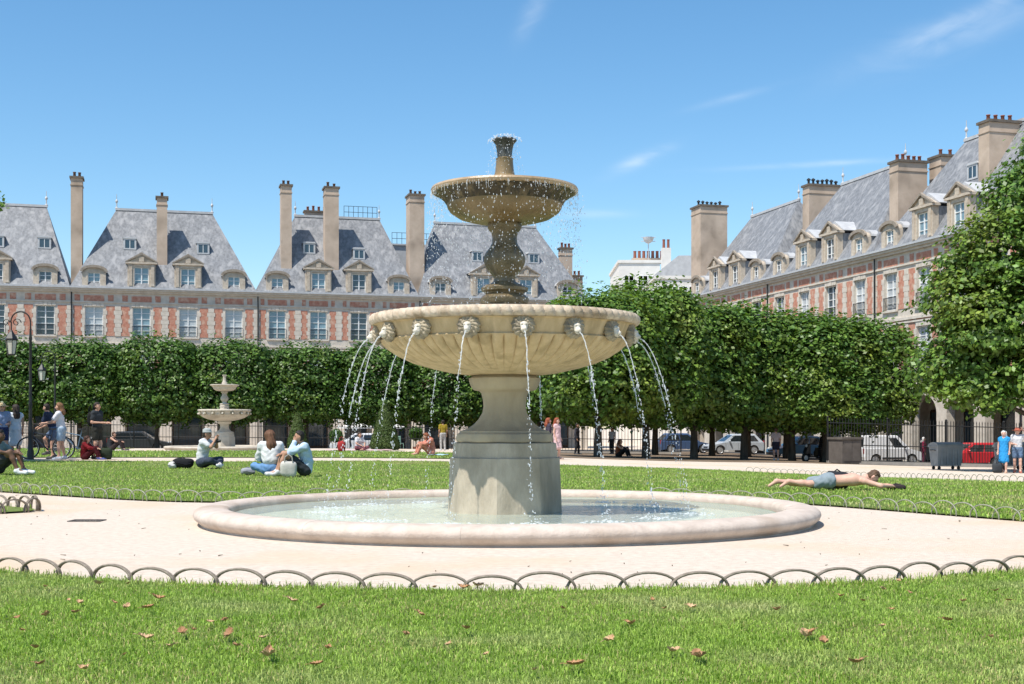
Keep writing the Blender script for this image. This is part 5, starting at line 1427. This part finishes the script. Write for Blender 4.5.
def car_lamp_mats(): return simple('head_lamp', (.6,.62,.62), .1, .8), simple('tail_lamp', (.35,.02,.02), .2, .6)
def vehicle(name, label, cat, loc, rz, L, W, H, paint, van=False, group=None):
    t = thing(name, label, cat, loc, rz, group)
    pm = mat('paint_'+name+'%02d%02d' % (int(paint[0]*99), int(paint[2]*99)), paint, rough=.3, spec=.6)
    wr = .32; xf, xr = -L/2+.82, L/2-.78
    belt = 1.02 if van else .90
    def archp(cx): return [(cx+(wr+.07)*math.cos(math.pi*k/8), wr+(wr+.07)*math.sin(math.pi*k/8)) for k in range(8, -1, -1)]
    hx = -L/2+(.95 if van else 1.05)
    low = [(-L/2+.06, .24)]+archp(xf)+archp(xr)+[(L/2-.05, .26), (L/2, .5), (L/2-.02, belt), (hx+.35, belt+.02), (hx, belt-.02), (-L/2+.16, belt-.22), (-L/2+.03, .64), (-L/2, .42)]
    low = [(x, z) for x, z in low]
    cx = 0; cz = .6
    b = MB(); rings = []
    for y, s in ((-W/2, .972), (-W/2+.07, 1.0), (W/2-.07, 1.0), (W/2, .972)):
        rings.append([((x-cx)*s+cx, y, (z-cz)*s+cz) for x, z in low])
    n = len(low); vs = [p for r in rings for p in r]; fs = [tuple(range(n)), tuple(range(4*n-1, 3*n-1, -1))]
    for q in range(3): fs += [(q*n+i, q*n+(i+1) % n, (q+1)*n+(i+1) % n, (q+1)*n+i) for i in range(n)]
    b.add(vs, fs)
    yb, yt = W/2-.05, W/2-(.13 if van else .22)
    if van: xb0, xb1, xt0, xt1 = hx+.02, L/2-.04, hx+.80, L/2-.14
    else: xb0, xb1, xt0, xt1 = hx+.05, L/2-.08, hx+.85, L/2-.62
    zb, zt = belt-.01, H
    v = [(xb0,-yb,zb),(xb1,-yb,zb),(xb1,yb,zb),(xb0,yb,zb),(xt0,-yt,zt-.05),(xt1,-yt,zt-.05),(xt1,yt,zt-.05),(xt0,yt,zt-.05),(xt0+.1,-yt+.1,zt),(xt1-.1,-yt+.1,zt),(xt1-.1,yt-.1,zt),(xt0+.1,yt-.1,zt)]
    b.add(v, [(0,1,5,4),(1,2,6,5),(2,3,7,6),(3,0,4,7),(4,5,9,8),(5,6,10,9),(6,7,11,10),(7,4,8,11),(8,9,10,11)])
    b.build('body', pm, t)
    V = [Vector(p) for p in v]
    def pane(a, bq, cq, d, u0, u1, w0, w1, name):
        P = lambda u, w: (a.lerp(bq, u)).lerp(d.lerp(cq, u), w)
        nrm = (bq-a).cross(d-a).normalized()*.006
        pts = [P(u0, w0), P(u1, w0), P(u1, w1), P(u0, w1)]
        m = MB(); m.add([p+nrm for p in pts]+[p-nrm*2 for p in pts], [(0,1,2,3),(7,6,5,4),(0,4,5,1),(1,5,6,2),(2,6,7,3),(3,7,4,0)])
        m.build(name, M['car_glass'], t)
    pane(V[3], V[0], V[4], V[7], .07, .93, .10, .93, 'windscreen')
    pane(V[1], V[2], V[6], V[5], .10, .90, .15, .88, 'rear_window')
    for (a, bq, cq, d, fl) in ((V[0], V[1], V[5], V[4], 0), (V[2], V[3], V[7], V[6], 1)):
        cols = ((.10, .33),) if van else ((.10, .48), (.51, .90))
        for u0, u1 in cols:
            if fl: u0, u1 = 1-u1, 1-u0
            pane(a, bq, cq, d, u0, u1, .10, .86, 'side_window')
    ty = simple('tyre', (.02,.02,.02), .8); al = simple('alloy', (.45,.46,.47), .35, .5, .6)
    for x in (xf, xr):
        for s in (-1, 1):
            b = MB(); pr = [(.0, -.09), (wr-.09, -.09), (wr-.02, -.08), (wr, -.05), (wr, .05), (wr-.02, .08), (wr-.09, .09), (.0, .09)]
            b.lathe(pr, 24); w = b.build('wheel', ty, t, smooth=True); w.location = (x, s*(W/2-.10), wr); w.rotation_euler = (R(90), 0, 0)
            b = MB(); b.lathe([(.0, .0), (.05, .02), (.19, .005), (.21, .02), (.22, .0)], 20)
            r = b.build('rim', al, w); r.location = (0, 0, .093*(-s*-1)*(-1) if False else (.092 if s < 0 else -.092)); 
            if s > 0: r.rotation_euler = (R(180), 0, 0)
    hl, tl = car_lamp_mats()
    for s in (-1, 1):
        b = MB(); b.sph((0, 0, 0), (.05, .17, .085), 0, 10, 7); o = b.build('headlight', hl, t, smooth=True); o.location = (-L/2+.10, s*(W/2-.26), .68)
        b = MB(); b.box(-.03, .03, -.07, .07, -.16, .16); o = b.build('tail_light', tl, t); o.location = (L/2-.03, s*(W/2-.13), .86)
        b = MB(); b.sph((0, 0, 0), (.07, .12, .075), 0, 8, 6); o = b.build('mirror', pm if not van else M['iron'], t, smooth=True); o.location = (xb0+.42, s*(W/2+.09), belt+.10)
    b = MB(); b.box(-.04, .02, -W/2+.12, W/2-.12, .28, .44); b.box(-.03, .02, -.45, .45, .50, .58); o = b.build('grille', M['iron'], t); o.location = (-L/2+.02, 0, 0)
    for q, x in enumerate((xb0+.15, xb0+1.12)):
        b = MB()
        for s in (-1, 1):
            b.box(x-.006, x+.006, s*(W/2+.001)-.003, s*(W/2+.001)+.003, .38, belt-.05)
        b.build('door_seam', M['iron'], t)
    if van:
        b = MB()
        for s in (-1, 1): b.box(xf+.5, xr-.45, s*(W/2+.012)-.012, s*(W/2+.012)+.012, .38, .48)
        b.box(-L/2-.02, -L/2+.08, -W/2+.05, W/2-.05, .25, .46); b.build('bumper_strip', M['iron'], t)
    return t
vehicle('parked_van', 'white panel van parked beyond the railing at the right, its bonnet towards the right', 'van', at(887, 89.5), R(180)+R(14), 4.15, 1.80, 1.84, (.72,.73,.74), True)
vehicle('parked_car', 'white hatchback parked by the arcade left of the tall yew cone', 'car', at(356, 112), R(6), 4.1, 1.74, 1.50, (.70,.71,.72), group='cars parked round the square')
vehicle('parked_car', 'dark grey car parked beyond the railing at the left', 'car', at(140, 103), R(188), 4.4, 1.78, 1.48, (.035,.04,.045), group='cars parked round the square')
vehicle('parked_car', 'silver car half hidden by the trunks under the right trees', 'car', at(733, 104), R(10), 4.2, 1.75, 1.5, (.42,.46,.50), group='cars parked round the square')
vehicle('parked_car', 'blue car seen between the trunks left of the grey cabinet', 'car', at(797, 100), R(15), 4.0, 1.72, 1.55, (.05,.17,.30), group='cars parked round the square')
vehicle('parked_car', 'dark blue car between the trunks right of the water jets', 'car', at(684, 106), R(190), 4.1, 1.72, 1.5, (.05,.09,.18), group='cars parked round the square')

def scooter(label, loc, rz, colour, box=True, name='scooter'):
    t = thing(name, label, 'scooter' if name == 'scooter' else 'motorcycle', loc, rz)
    pm = mat('scoot_%02d%02d' % (int(colour[0]*99), int(colour[2]*99)), colour, rough=.3, spec=.5)
    ty = simple('tyre', (.02,.02,.02), .8)
    for x in (-.62, .58):
        b = MB(); b.lathe([(0, -.05), (.17, -.05), (.24, -.045), (.255, 0), (.24, .045), (.17, .05), (0, .05)], 20); w = b.build('wheel', ty, t, smooth=True); w.location = (x, 0, .255); w.rotation_euler = (R(90), 0, 0)
        b = MB(); b.lathe([(0, .056), (.13, .052), (.14, .045)], 14); b.build('rim', simple('alloy', (.45,.46,.47), .35, .5, .6), w)
    b = MB()
    b.prism([(-.72, .50), (-.46, .50), (-.36, .95), (-.44, 1.02), (-.56, .9)], 'y', -.16, .16)
    b.prism([(-.42, .28), (.10, .28), (.10, .36), (-.38, .36), (-.40, .80), (-.46, .80)], 'y', -.18, .18)
    b.prism([(.05, .30), (.62, .42), (.80, .68), (.72, .76), (.10, .74)], 'y', -.17, .17)
    b.build('body', pm, t)
    b = MB(); b.prism([(.08, .745), (.70, .765), (.74, .82), (.40, .84), (.10, .82)], 'y', -.14, .14); b.build('seat', M['iron'], t)
    b = MB(); b.tube([(-.62, 0, .26), (-.44, 0, .98)], .03); b.tube([(-.34, -.32, 1.06), (-.44, -.1, 1.02), (-.44, .1, 1.02), (-.34, .32, 1.06)], .018); 
    for s in (-1, 1): b.tube([(-.42, s*.2, 1.03), (-.46, s*.26, 1.24)], .008); b.sph((-.46, s*.27, 1.26), (.02, .06, .045))
    b.build('handlebar', M['iron'], t, smooth=True)
    b = MB(); b.sph((-.56, 0, .93), (.06, .09, .09)); b.build('headlight', simple('head_lamp', (.6,.62,.62), .1, .8), t, smooth=True)
    if box:
        b = MB(); b.box(.42, .92, -.24, .24, .86, 1.26); b.box(.40, .94, -.26, .26, 1.262, 1.31); b.build('top_box', pm, t)
        b = MB(); b.box(.5, .84, -.246, -.2405, .98, 1.10); b.build('label_plate', M['white'], t)
    return t
vehicle('parked_car', 'red car parked beyond the railing, seen between the two grey bins', 'car', at(969, 82), R(8), 4.0, 1.72, 1.46, (.52,.02,.03), group='cars parked round the square')
scooter('black motorcycle under the right trees beside the person in black', at(815, 80.5), R(20), (.015,.016,.018), False, 'motorcycle')

def bin4(label, loc, rz, s=1.0):
    t = thing('wheeled_bin', label, 'bin', loc, rz, 'grey wheeled bins by the railing'); t.scale = (s, s, s)
    gm = mat('bin_plastic', (.20,.215,.222), (.26,.275,.28), rough=.55, scale=2.5)
    b = MB()
    v = [(-.62,-.33,.20),(.62,-.33,.20),(.62,.33,.20),(-.62,.33,.20),(-.68,-.42,1.12),(.68,-.42,1.12),(.68,.42,1.12),(-.68,.42,1.12)]
    b.add(v, [(0,3,2,1),(0,1,5,4),(1,2,6,5),(2,3,7,6),(3,0,4,7),(4,5,6,7)])
    b.box(-.72, .72, -.46, .46, 1.123, 1.19)
    for x in (-.45, -.15, .15, .45): b.prism([(x-.035, .25), (x+.035, .25), (x+.045, 1.08), (x-.045, 1.08)], 'y', -.425, -.36)
    b.build('body', gm, t)
    b = MB(); pts = [(-.45, 1.193)]+[(-.45*math.cos(math.pi*k/10), 1.20+.16*math.sin(math.pi*k/10)) for k in range(11)]+[(.45, 1.193)]
    b.prism(pts, 'x', -.70, .70); b.box(-.25, .25, -.50, -.455, 1.2, 1.23); b.build('lid', gm, t, smooth=True)
    for x in (-.52, .52):
        for y in (-.26, .26):
            b = MB(); b.lathe([(0, -.03), (.09, -.03), (.1, 0), (.09, .03), (0, .03)], 14); w = b.build('wheel', simple('tyre', (.02,.02,.02), .8), t, smooth=True); w.location = (x, y, .10); w.rotation_euler = (R(90), 0, R(20))
            b = MB(); b.box(-.03, .03, -.045, -.035, -.02, .12); b.box(-.03, .03, .035, .045, -.02, .12); o = b.build('castor', M['iron'], t); o.location = (x, y, .10)
    for s in (-1, 1):
        b = MB(); b.tube([(s*.68, -.2, .95), (s*.75, -.2, .98), (s*.75, .2, .98), (s*.68, .2, .95)], .018); b.build('handle', M['iron'], t)
    return t
bin4('grey four-wheeled rubbish bin standing on the gravel left of the red scooters', at(946, 60), R(12), .86)
bin4('grey four-wheeled rubbish bin standing behind the couple at the right edge', at(1011, 62.5), R(8), .9)
# cabinet under the trees
t = thing('stone_cabinet', 'squat grey-brown cabinet with an overhanging lid standing under the right trees left of the van', 'cabinet', at(845, 74.5), R(25))
cm = mat('cabinet_panel', (.10,.085,.075), (.15,.13,.115), scale=2, rough=.85)
b = MB(); b.box(-.62, .62, -.55, .55, .06, 1.28); b.build('body', cm, t)
b = MB(); b.box(-.68, .68, -.61, .61, 1.283, 1.40); b.build('lid', cm, t)
b = MB(); b.box(-.55, .55, -.48, .48, -.1, .058); b.build('plinth', M['pavement'], t)
b = MB(); b.box(-.54, -.02, -.568, -.552, .16, 1.2); b.box(.02, .54, -.568, -.552, .16, 1.2); b.build('door', cm, t)

# railings
def railing(label, p0, p1, h, step):
    L = dist(p0, p1); a = math.atan2(p1[1]-p0[1], p1[0]-p0[0]); zb = [gzf(*p0), gzf(*p1)]
    t = thing('iron_railing', label, 'railing', (p0[0], p0[1], zb[0]), a, 'iron railings round the garden')
    sl = lambda s: zb[1]*s/L+zb[0]*(1-s/L)-zb[0]
    b = MB(); n = int(L/step)
    for k in range(n+1):
        s = L*k/n; z = sl(s)
        b.box(s-.014, s+.014, -.014, .014, z+.12, z+h); b.add([(s-.02,-.02,z+h),(s+.02,-.02,z+h),(s+.02,.02,z+h),(s-.02,.02,z+h),(s,0,z+h+.14)], [(0,1,4),(1,2,4),(2,3,4),(3,0,4)])
    o = b.build('bars', M['iron'], t)
    b = MB(); m = max(2, int(L/3))
    for zz in (.16, 1.0, h-.18):
        b.tube([(L*k/m, 0, sl(L*k/m)+zz) for k in range(m+1)], .026, 5)
    b.build('rail', M['iron'], t)
    b = MB(); b.prism([(0, -.4), (L, sl(L)-.4), (L, sl(L)+.14), (0, .14)], 'y', -.14, .14); b.build('kerb_stone', M['pavement'], t)
    for k in range(m+1):
        s = L*k/m
        b = MB(); b.box(-.04, .04, -.04, .04, .13, h+.06); b.sph((0, 0, h+.12), .07, 0, 8, 6); o = b.build('post', M['iron'], t); o.location = (s, 0, sl(s))
    return t
railing('long black iron railing behind the grey bins at the right', conv((17.0, 76.6)), conv((34, 80)), 2.35, .17)
railing('thin black iron railing running behind the clipped left trees', conv((-47, 93.8)), conv((-3, 106.1)), 2.0, .22)
railing('black iron railing seen between the trunks under the right trees', conv((-2, 100.0)), conv((12, 101.0)), 2.1, .22)

# lamp posts
def lamp(label, px, d, flip=1):
    x, y, z = spot(px, d)
    t = thing('street_lamp', label, 'street lamp', (x, y, z), 0, 'lamp posts on the left')
    b = MB(); b.lathe([(.0, -.05), (.10, -.05), (.10, .25), (.075, .32), (.065, .75), (.075, .80), (.055, .9), (.048, 1.6), (.06, 1.65), (.045, 1.75), (.040, 3.6), (.055, 3.65), (.035, 3.75), (.03, 3.95), (.0, 3.96)], 14); b.build('post', M['iron'], t, smooth=True)
    b = MB(); pts = [(0, 0, 3.9), (0, 0, 4.15)]
    for k in range(1, 11):
        a = math.pi*k/10*.98; pts.append((-.30*flip*(1-math.cos(a)), 0, 4.15+.33*math.sin(a)))
    pts = pts[:-1]+[(-.60*flip, 0, 4.16)]
    b.tube(pts, .022, 8)
    for c, rr in (((-.42*flip, 4.14), .14), ((-.74*flip, 4.14), .12)):
        b.tube([(c[0]+rr*(1-.05*k)*math.cos(.45*k), 0, c[1]+rr*(1-.05*k)*math.sin(.45*k)) for k in range(16)], .014, 6)
    b.build('arm', M['iron'], t, smooth=True)
    lx_ = -.58*flip
    b = MB(); b.tube([(lx_, 0, 4.16), (lx_, 0, 3.86)], .018, 6); b.lathe([(.03, 3.92), (.06, 3.86), (.10, 3.80), (.19, 3.66), (.20, 3.62), (.17, 3.60)], 6, c=(lx_, 0, 0))
    b.lathe([(.0, 3.15), (.12, 3.15), (.125, 3.19), (.0, 3.19)], 6, c=(lx_, 0, 0))
    for k in range(6):
        a = 2*math.pi*k/6; b.tube([(lx_+.175*math.cos(a), .175*math.sin(a), 3.6), (lx_+.12*math.cos(a), .12*math.sin(a), 3.19)], .010, 4)
    ln = b.build('lantern', M['iron'], t)
    b = MB(); b.lathe([(.165, 3.598), (.112, 3.192)], 6, c=(lx_, 0, 0)); b.build('glass', simple('lamp_glass', (.55,.53,.47), .2, .6), ln)
    return t
lamp('black lamp post with a crooked arm and hanging lantern among the standing people', 30.5, 43)
lamp('black lamp post with its lantern before the clipped left trees, farther away than the other', 55, 63)

# cafe parasols and chairs by the arcade
def parasol(label, px, d):
    t = thing('parasol', label, 'parasol', at(px, d), .2, 'cafe parasols')
    b = MB(); b.lathe([(1.6, 1.92), (1.58, 2.02), (.9, 2.22), (.05, 2.48), (0, 2.5)], 8); b.lathe([(1.55, 1.98), (.05, 2.38)], 8); b.build('canopy', M['cream'], t)
    b = MB(); b.tube([(0, 0, 0), (0, 0, 2.5)], .03, 6); b.build('pole', M['iron'], t)
    b = MB(); b.lathe([(0, 0), (.3, 0), (.3, .08), (0, .1)], 12); b.build('base', M['pavement'], t)
parasol('wide white parasol above the white hatchback before the arcade', 357, 118)
parasol('white parasol partly hidden behind the tall yew cone', 388, 119)
t = thing('garden_chair', 'pale green metal chair right of the tall yew cone', 'chair', at(399, 95), R(30))
gm = simple('green_chair', (.28,.45,.36), .5)
b = MB()
for k in range(5): b.box(-.22, .22, -.22+k*.09, -.15+k*.09, .44, .465)
b.build('seat', gm, t)
b = MB()
for k in range(4): b.box(-.22, .22, .24, .265, .56+k*.1, .63+k*.1)
b.build('backrest', gm, t)
for x in (-.22, .22):
    for y, h in ((-.22, .44), (.25, .95)):
        b = MB(); b.tube([(x, y, 0), (x, y, h)], .014, 6); b.build('leg', gm, t)
# ------------------------------------------------------------------ camera, sky, sun
cam = bpy.data.cameras.new('camera'); cam.lens = F_PX*36/1024; cam.sensor_width = 36.0
cam.shift_y = (Y0-342)/1024; cam.clip_start = .1; cam.clip_end = 5000
co = bpy.data.objects.new('camera', cam); link(co)
co.location = (0, 0, CAM_H); co.rotation_euler = (R(90), 0, 0)
scene.camera = co
SUN_EL, SUN_AZ = R(61), R(48)        # azimuth: degrees in front of the left side
sv = Vector((-math.cos(SUN_AZ)*math.cos(SUN_EL), -math.sin(SUN_AZ)*math.cos(SUN_EL), math.sin(SUN_EL)))
sl = bpy.data.lights.new('sun', 'SUN'); sl.energy = 4.35; sl.angle = R(.53); sl.color = (1.0, .95, .87)
so = bpy.data.objects.new('sun', sl); link(so); so.rotation_euler = (-sv).to_track_quat('-Z', 'Y').to_euler(); so.location = (-20, -20, 40)
w = bpy.data.worlds.new('World'); scene.world = w; w.use_nodes = True
nt = w.node_tree; N = nt.nodes; L = nt.links
bg = N['Background']; bg.inputs['Strength'].default_value = .105
sk = N.new('ShaderNodeTexSky'); sk.sky_type = 'NISHITA'; sk.sun_disc = False
sk.sun_elevation = SUN_EL; sk.sun_rotation = math.atan2(sv.x, sv.y); sk.air_density = 1.0; sk.dust_density = .35; sk.ozone_density = 2.0; sk.altitude = 100
tc = N.new('ShaderNodeTexCoord'); mp = N.new('ShaderNodeMapping'); mp.inputs['Scale'].default_value = (2.2, 2.2, 9.0); mp.inputs['Rotation'].default_value = (0, R(14), 0)
L.new(tc.outputs['Generated'], mp.inputs['Vector'])
nz = N.new('ShaderNodeTexNoise'); nz.inputs['Scale'].default_value = 2.3; nz.inputs['Detail'].default_value = 8; nz.inputs['Roughness'].default_value = .6; nz.inputs['Distortion'].default_value = .5
L.new(mp.outputs[0], nz.inputs['Vector'])
rp = N.new('ShaderNodeValToRGB'); rp.color_ramp.elements[0].position = .63; rp.color_ramp.elements[1].position = .90; rp.color_ramp.elements[1].color = (.40,.40,.40,1)
L.new(nz.outputs['Fac'], rp.inputs['Fac'])
mx = N.new('ShaderNodeMix'); mx.data_type = 'RGBA'; mx.inputs[7].default_value = (7.5, 8.0, 8.4, 1)
# thin wisps of high cloud: soft streaks fixed in the sky by compass direction
sp = N.new('ShaderNodeSeparateXYZ'); L.new(tc.outputs['Generated'], sp.inputs[0])
def mth(op, a, b=None):
    n = N.new('ShaderNodeMath'); n.operation = op
    for i, q in enumerate((a, b)):
        if q is None: continue
        if isinstance(q, (int, float)): n.inputs[i].default_value = q
        else: L.new(q, n.inputs[i])
    return n.outputs[0]
yy = mth('MAXIMUM', sp.outputs[1], .05)
uu = mth('DIVIDE', sp.outputs[0], yy); vv = mth('DIVIDE', sp.outputs[2], yy)
tot = None
for (u0, v0, ang, Ls, Ws, amp) in ((.345, .305, 20, .075, .013, .26), (.37, .325, 24, .06, .007, .24), (.10, .207, 24, .022, .005, .40), (.018, .325, 62, .022, .007, .36), (.24, .204, 3, .07, .0022, .30), (.17, .255, 15, .03, .003, .2), (.06, .165, 0, .03, .003, .25)):
    c, s_ = math.cos(R(ang)), math.sin(R(ang))
    du = mth('SUBTRACT', uu, u0); dv = mth('SUBTRACT', vv, v0)
    a_ = mth('DIVIDE', mth('ADD', mth('MULTIPLY', du, c), mth('MULTIPLY', dv, s_)), Ls)
    b_ = mth('DIVIDE', mth('SUBTRACT', mth('MULTIPLY', dv, c), mth('MULTIPLY', du, s_)), Ws)
    e_ = mth('MULTIPLY', mth('EXPONENT', mth('MULTIPLY', mth('ADD', mth('MULTIPLY', a_, a_), mth('MULTIPLY', b_, b_)), -1.0)), amp)
    tot = e_ if tot is None else mth('ADD', tot, e_)
n2 = N.new('ShaderNodeTexNoise'); n2.inputs['Scale'].default_value = 16; n2.inputs['Detail'].default_value = 8; n2.inputs['Distortion'].default_value = 1.2
m2_ = N.new('ShaderNodeMapping'); m2_.inputs['Scale'].default_value = (1, 1, 3); m2_.inputs['Rotation'].default_value = (0, R(20), 0); L.new(tc.outputs['Generated'], m2_.inputs['Vector']); L.new(m2_.outputs[0], n2.inputs['Vector'])
wisp = mth('MULTIPLY', tot, mth('MULTIPLY', mth('SUBTRACT', n2.outputs['Fac'], .28), 2.0))
fac = mth('MINIMUM', mth('MAXIMUM', wisp, 0.0), 1.0)
L.new(fac, mx.inputs[0]); hs = N.new('ShaderNodeHueSaturation'); hs.inputs['Hue'].default_value = .494; hs.inputs['Saturation'].default_value = 1.24; hs.inputs['Value'].default_value = 1.20; L.new(sk.outputs[0], hs.inputs['Color']); L.new(hs.outputs[0], mx.inputs[6]); L.new(mx.outputs[2], bg.inputs['Color'])
vs = scene.view_settings
vs.view_transform = 'Standard'; vs.look = 'None'; vs.gamma = 1; vs.use_curve_mapping = False; vs.exposure = .48
scene.cycles.max_bounces = 8; scene.cycles.transparent_max_bounces = 16; scene.cycles.diffuse_bounces = 3
scene.cycles.use_denoising = True
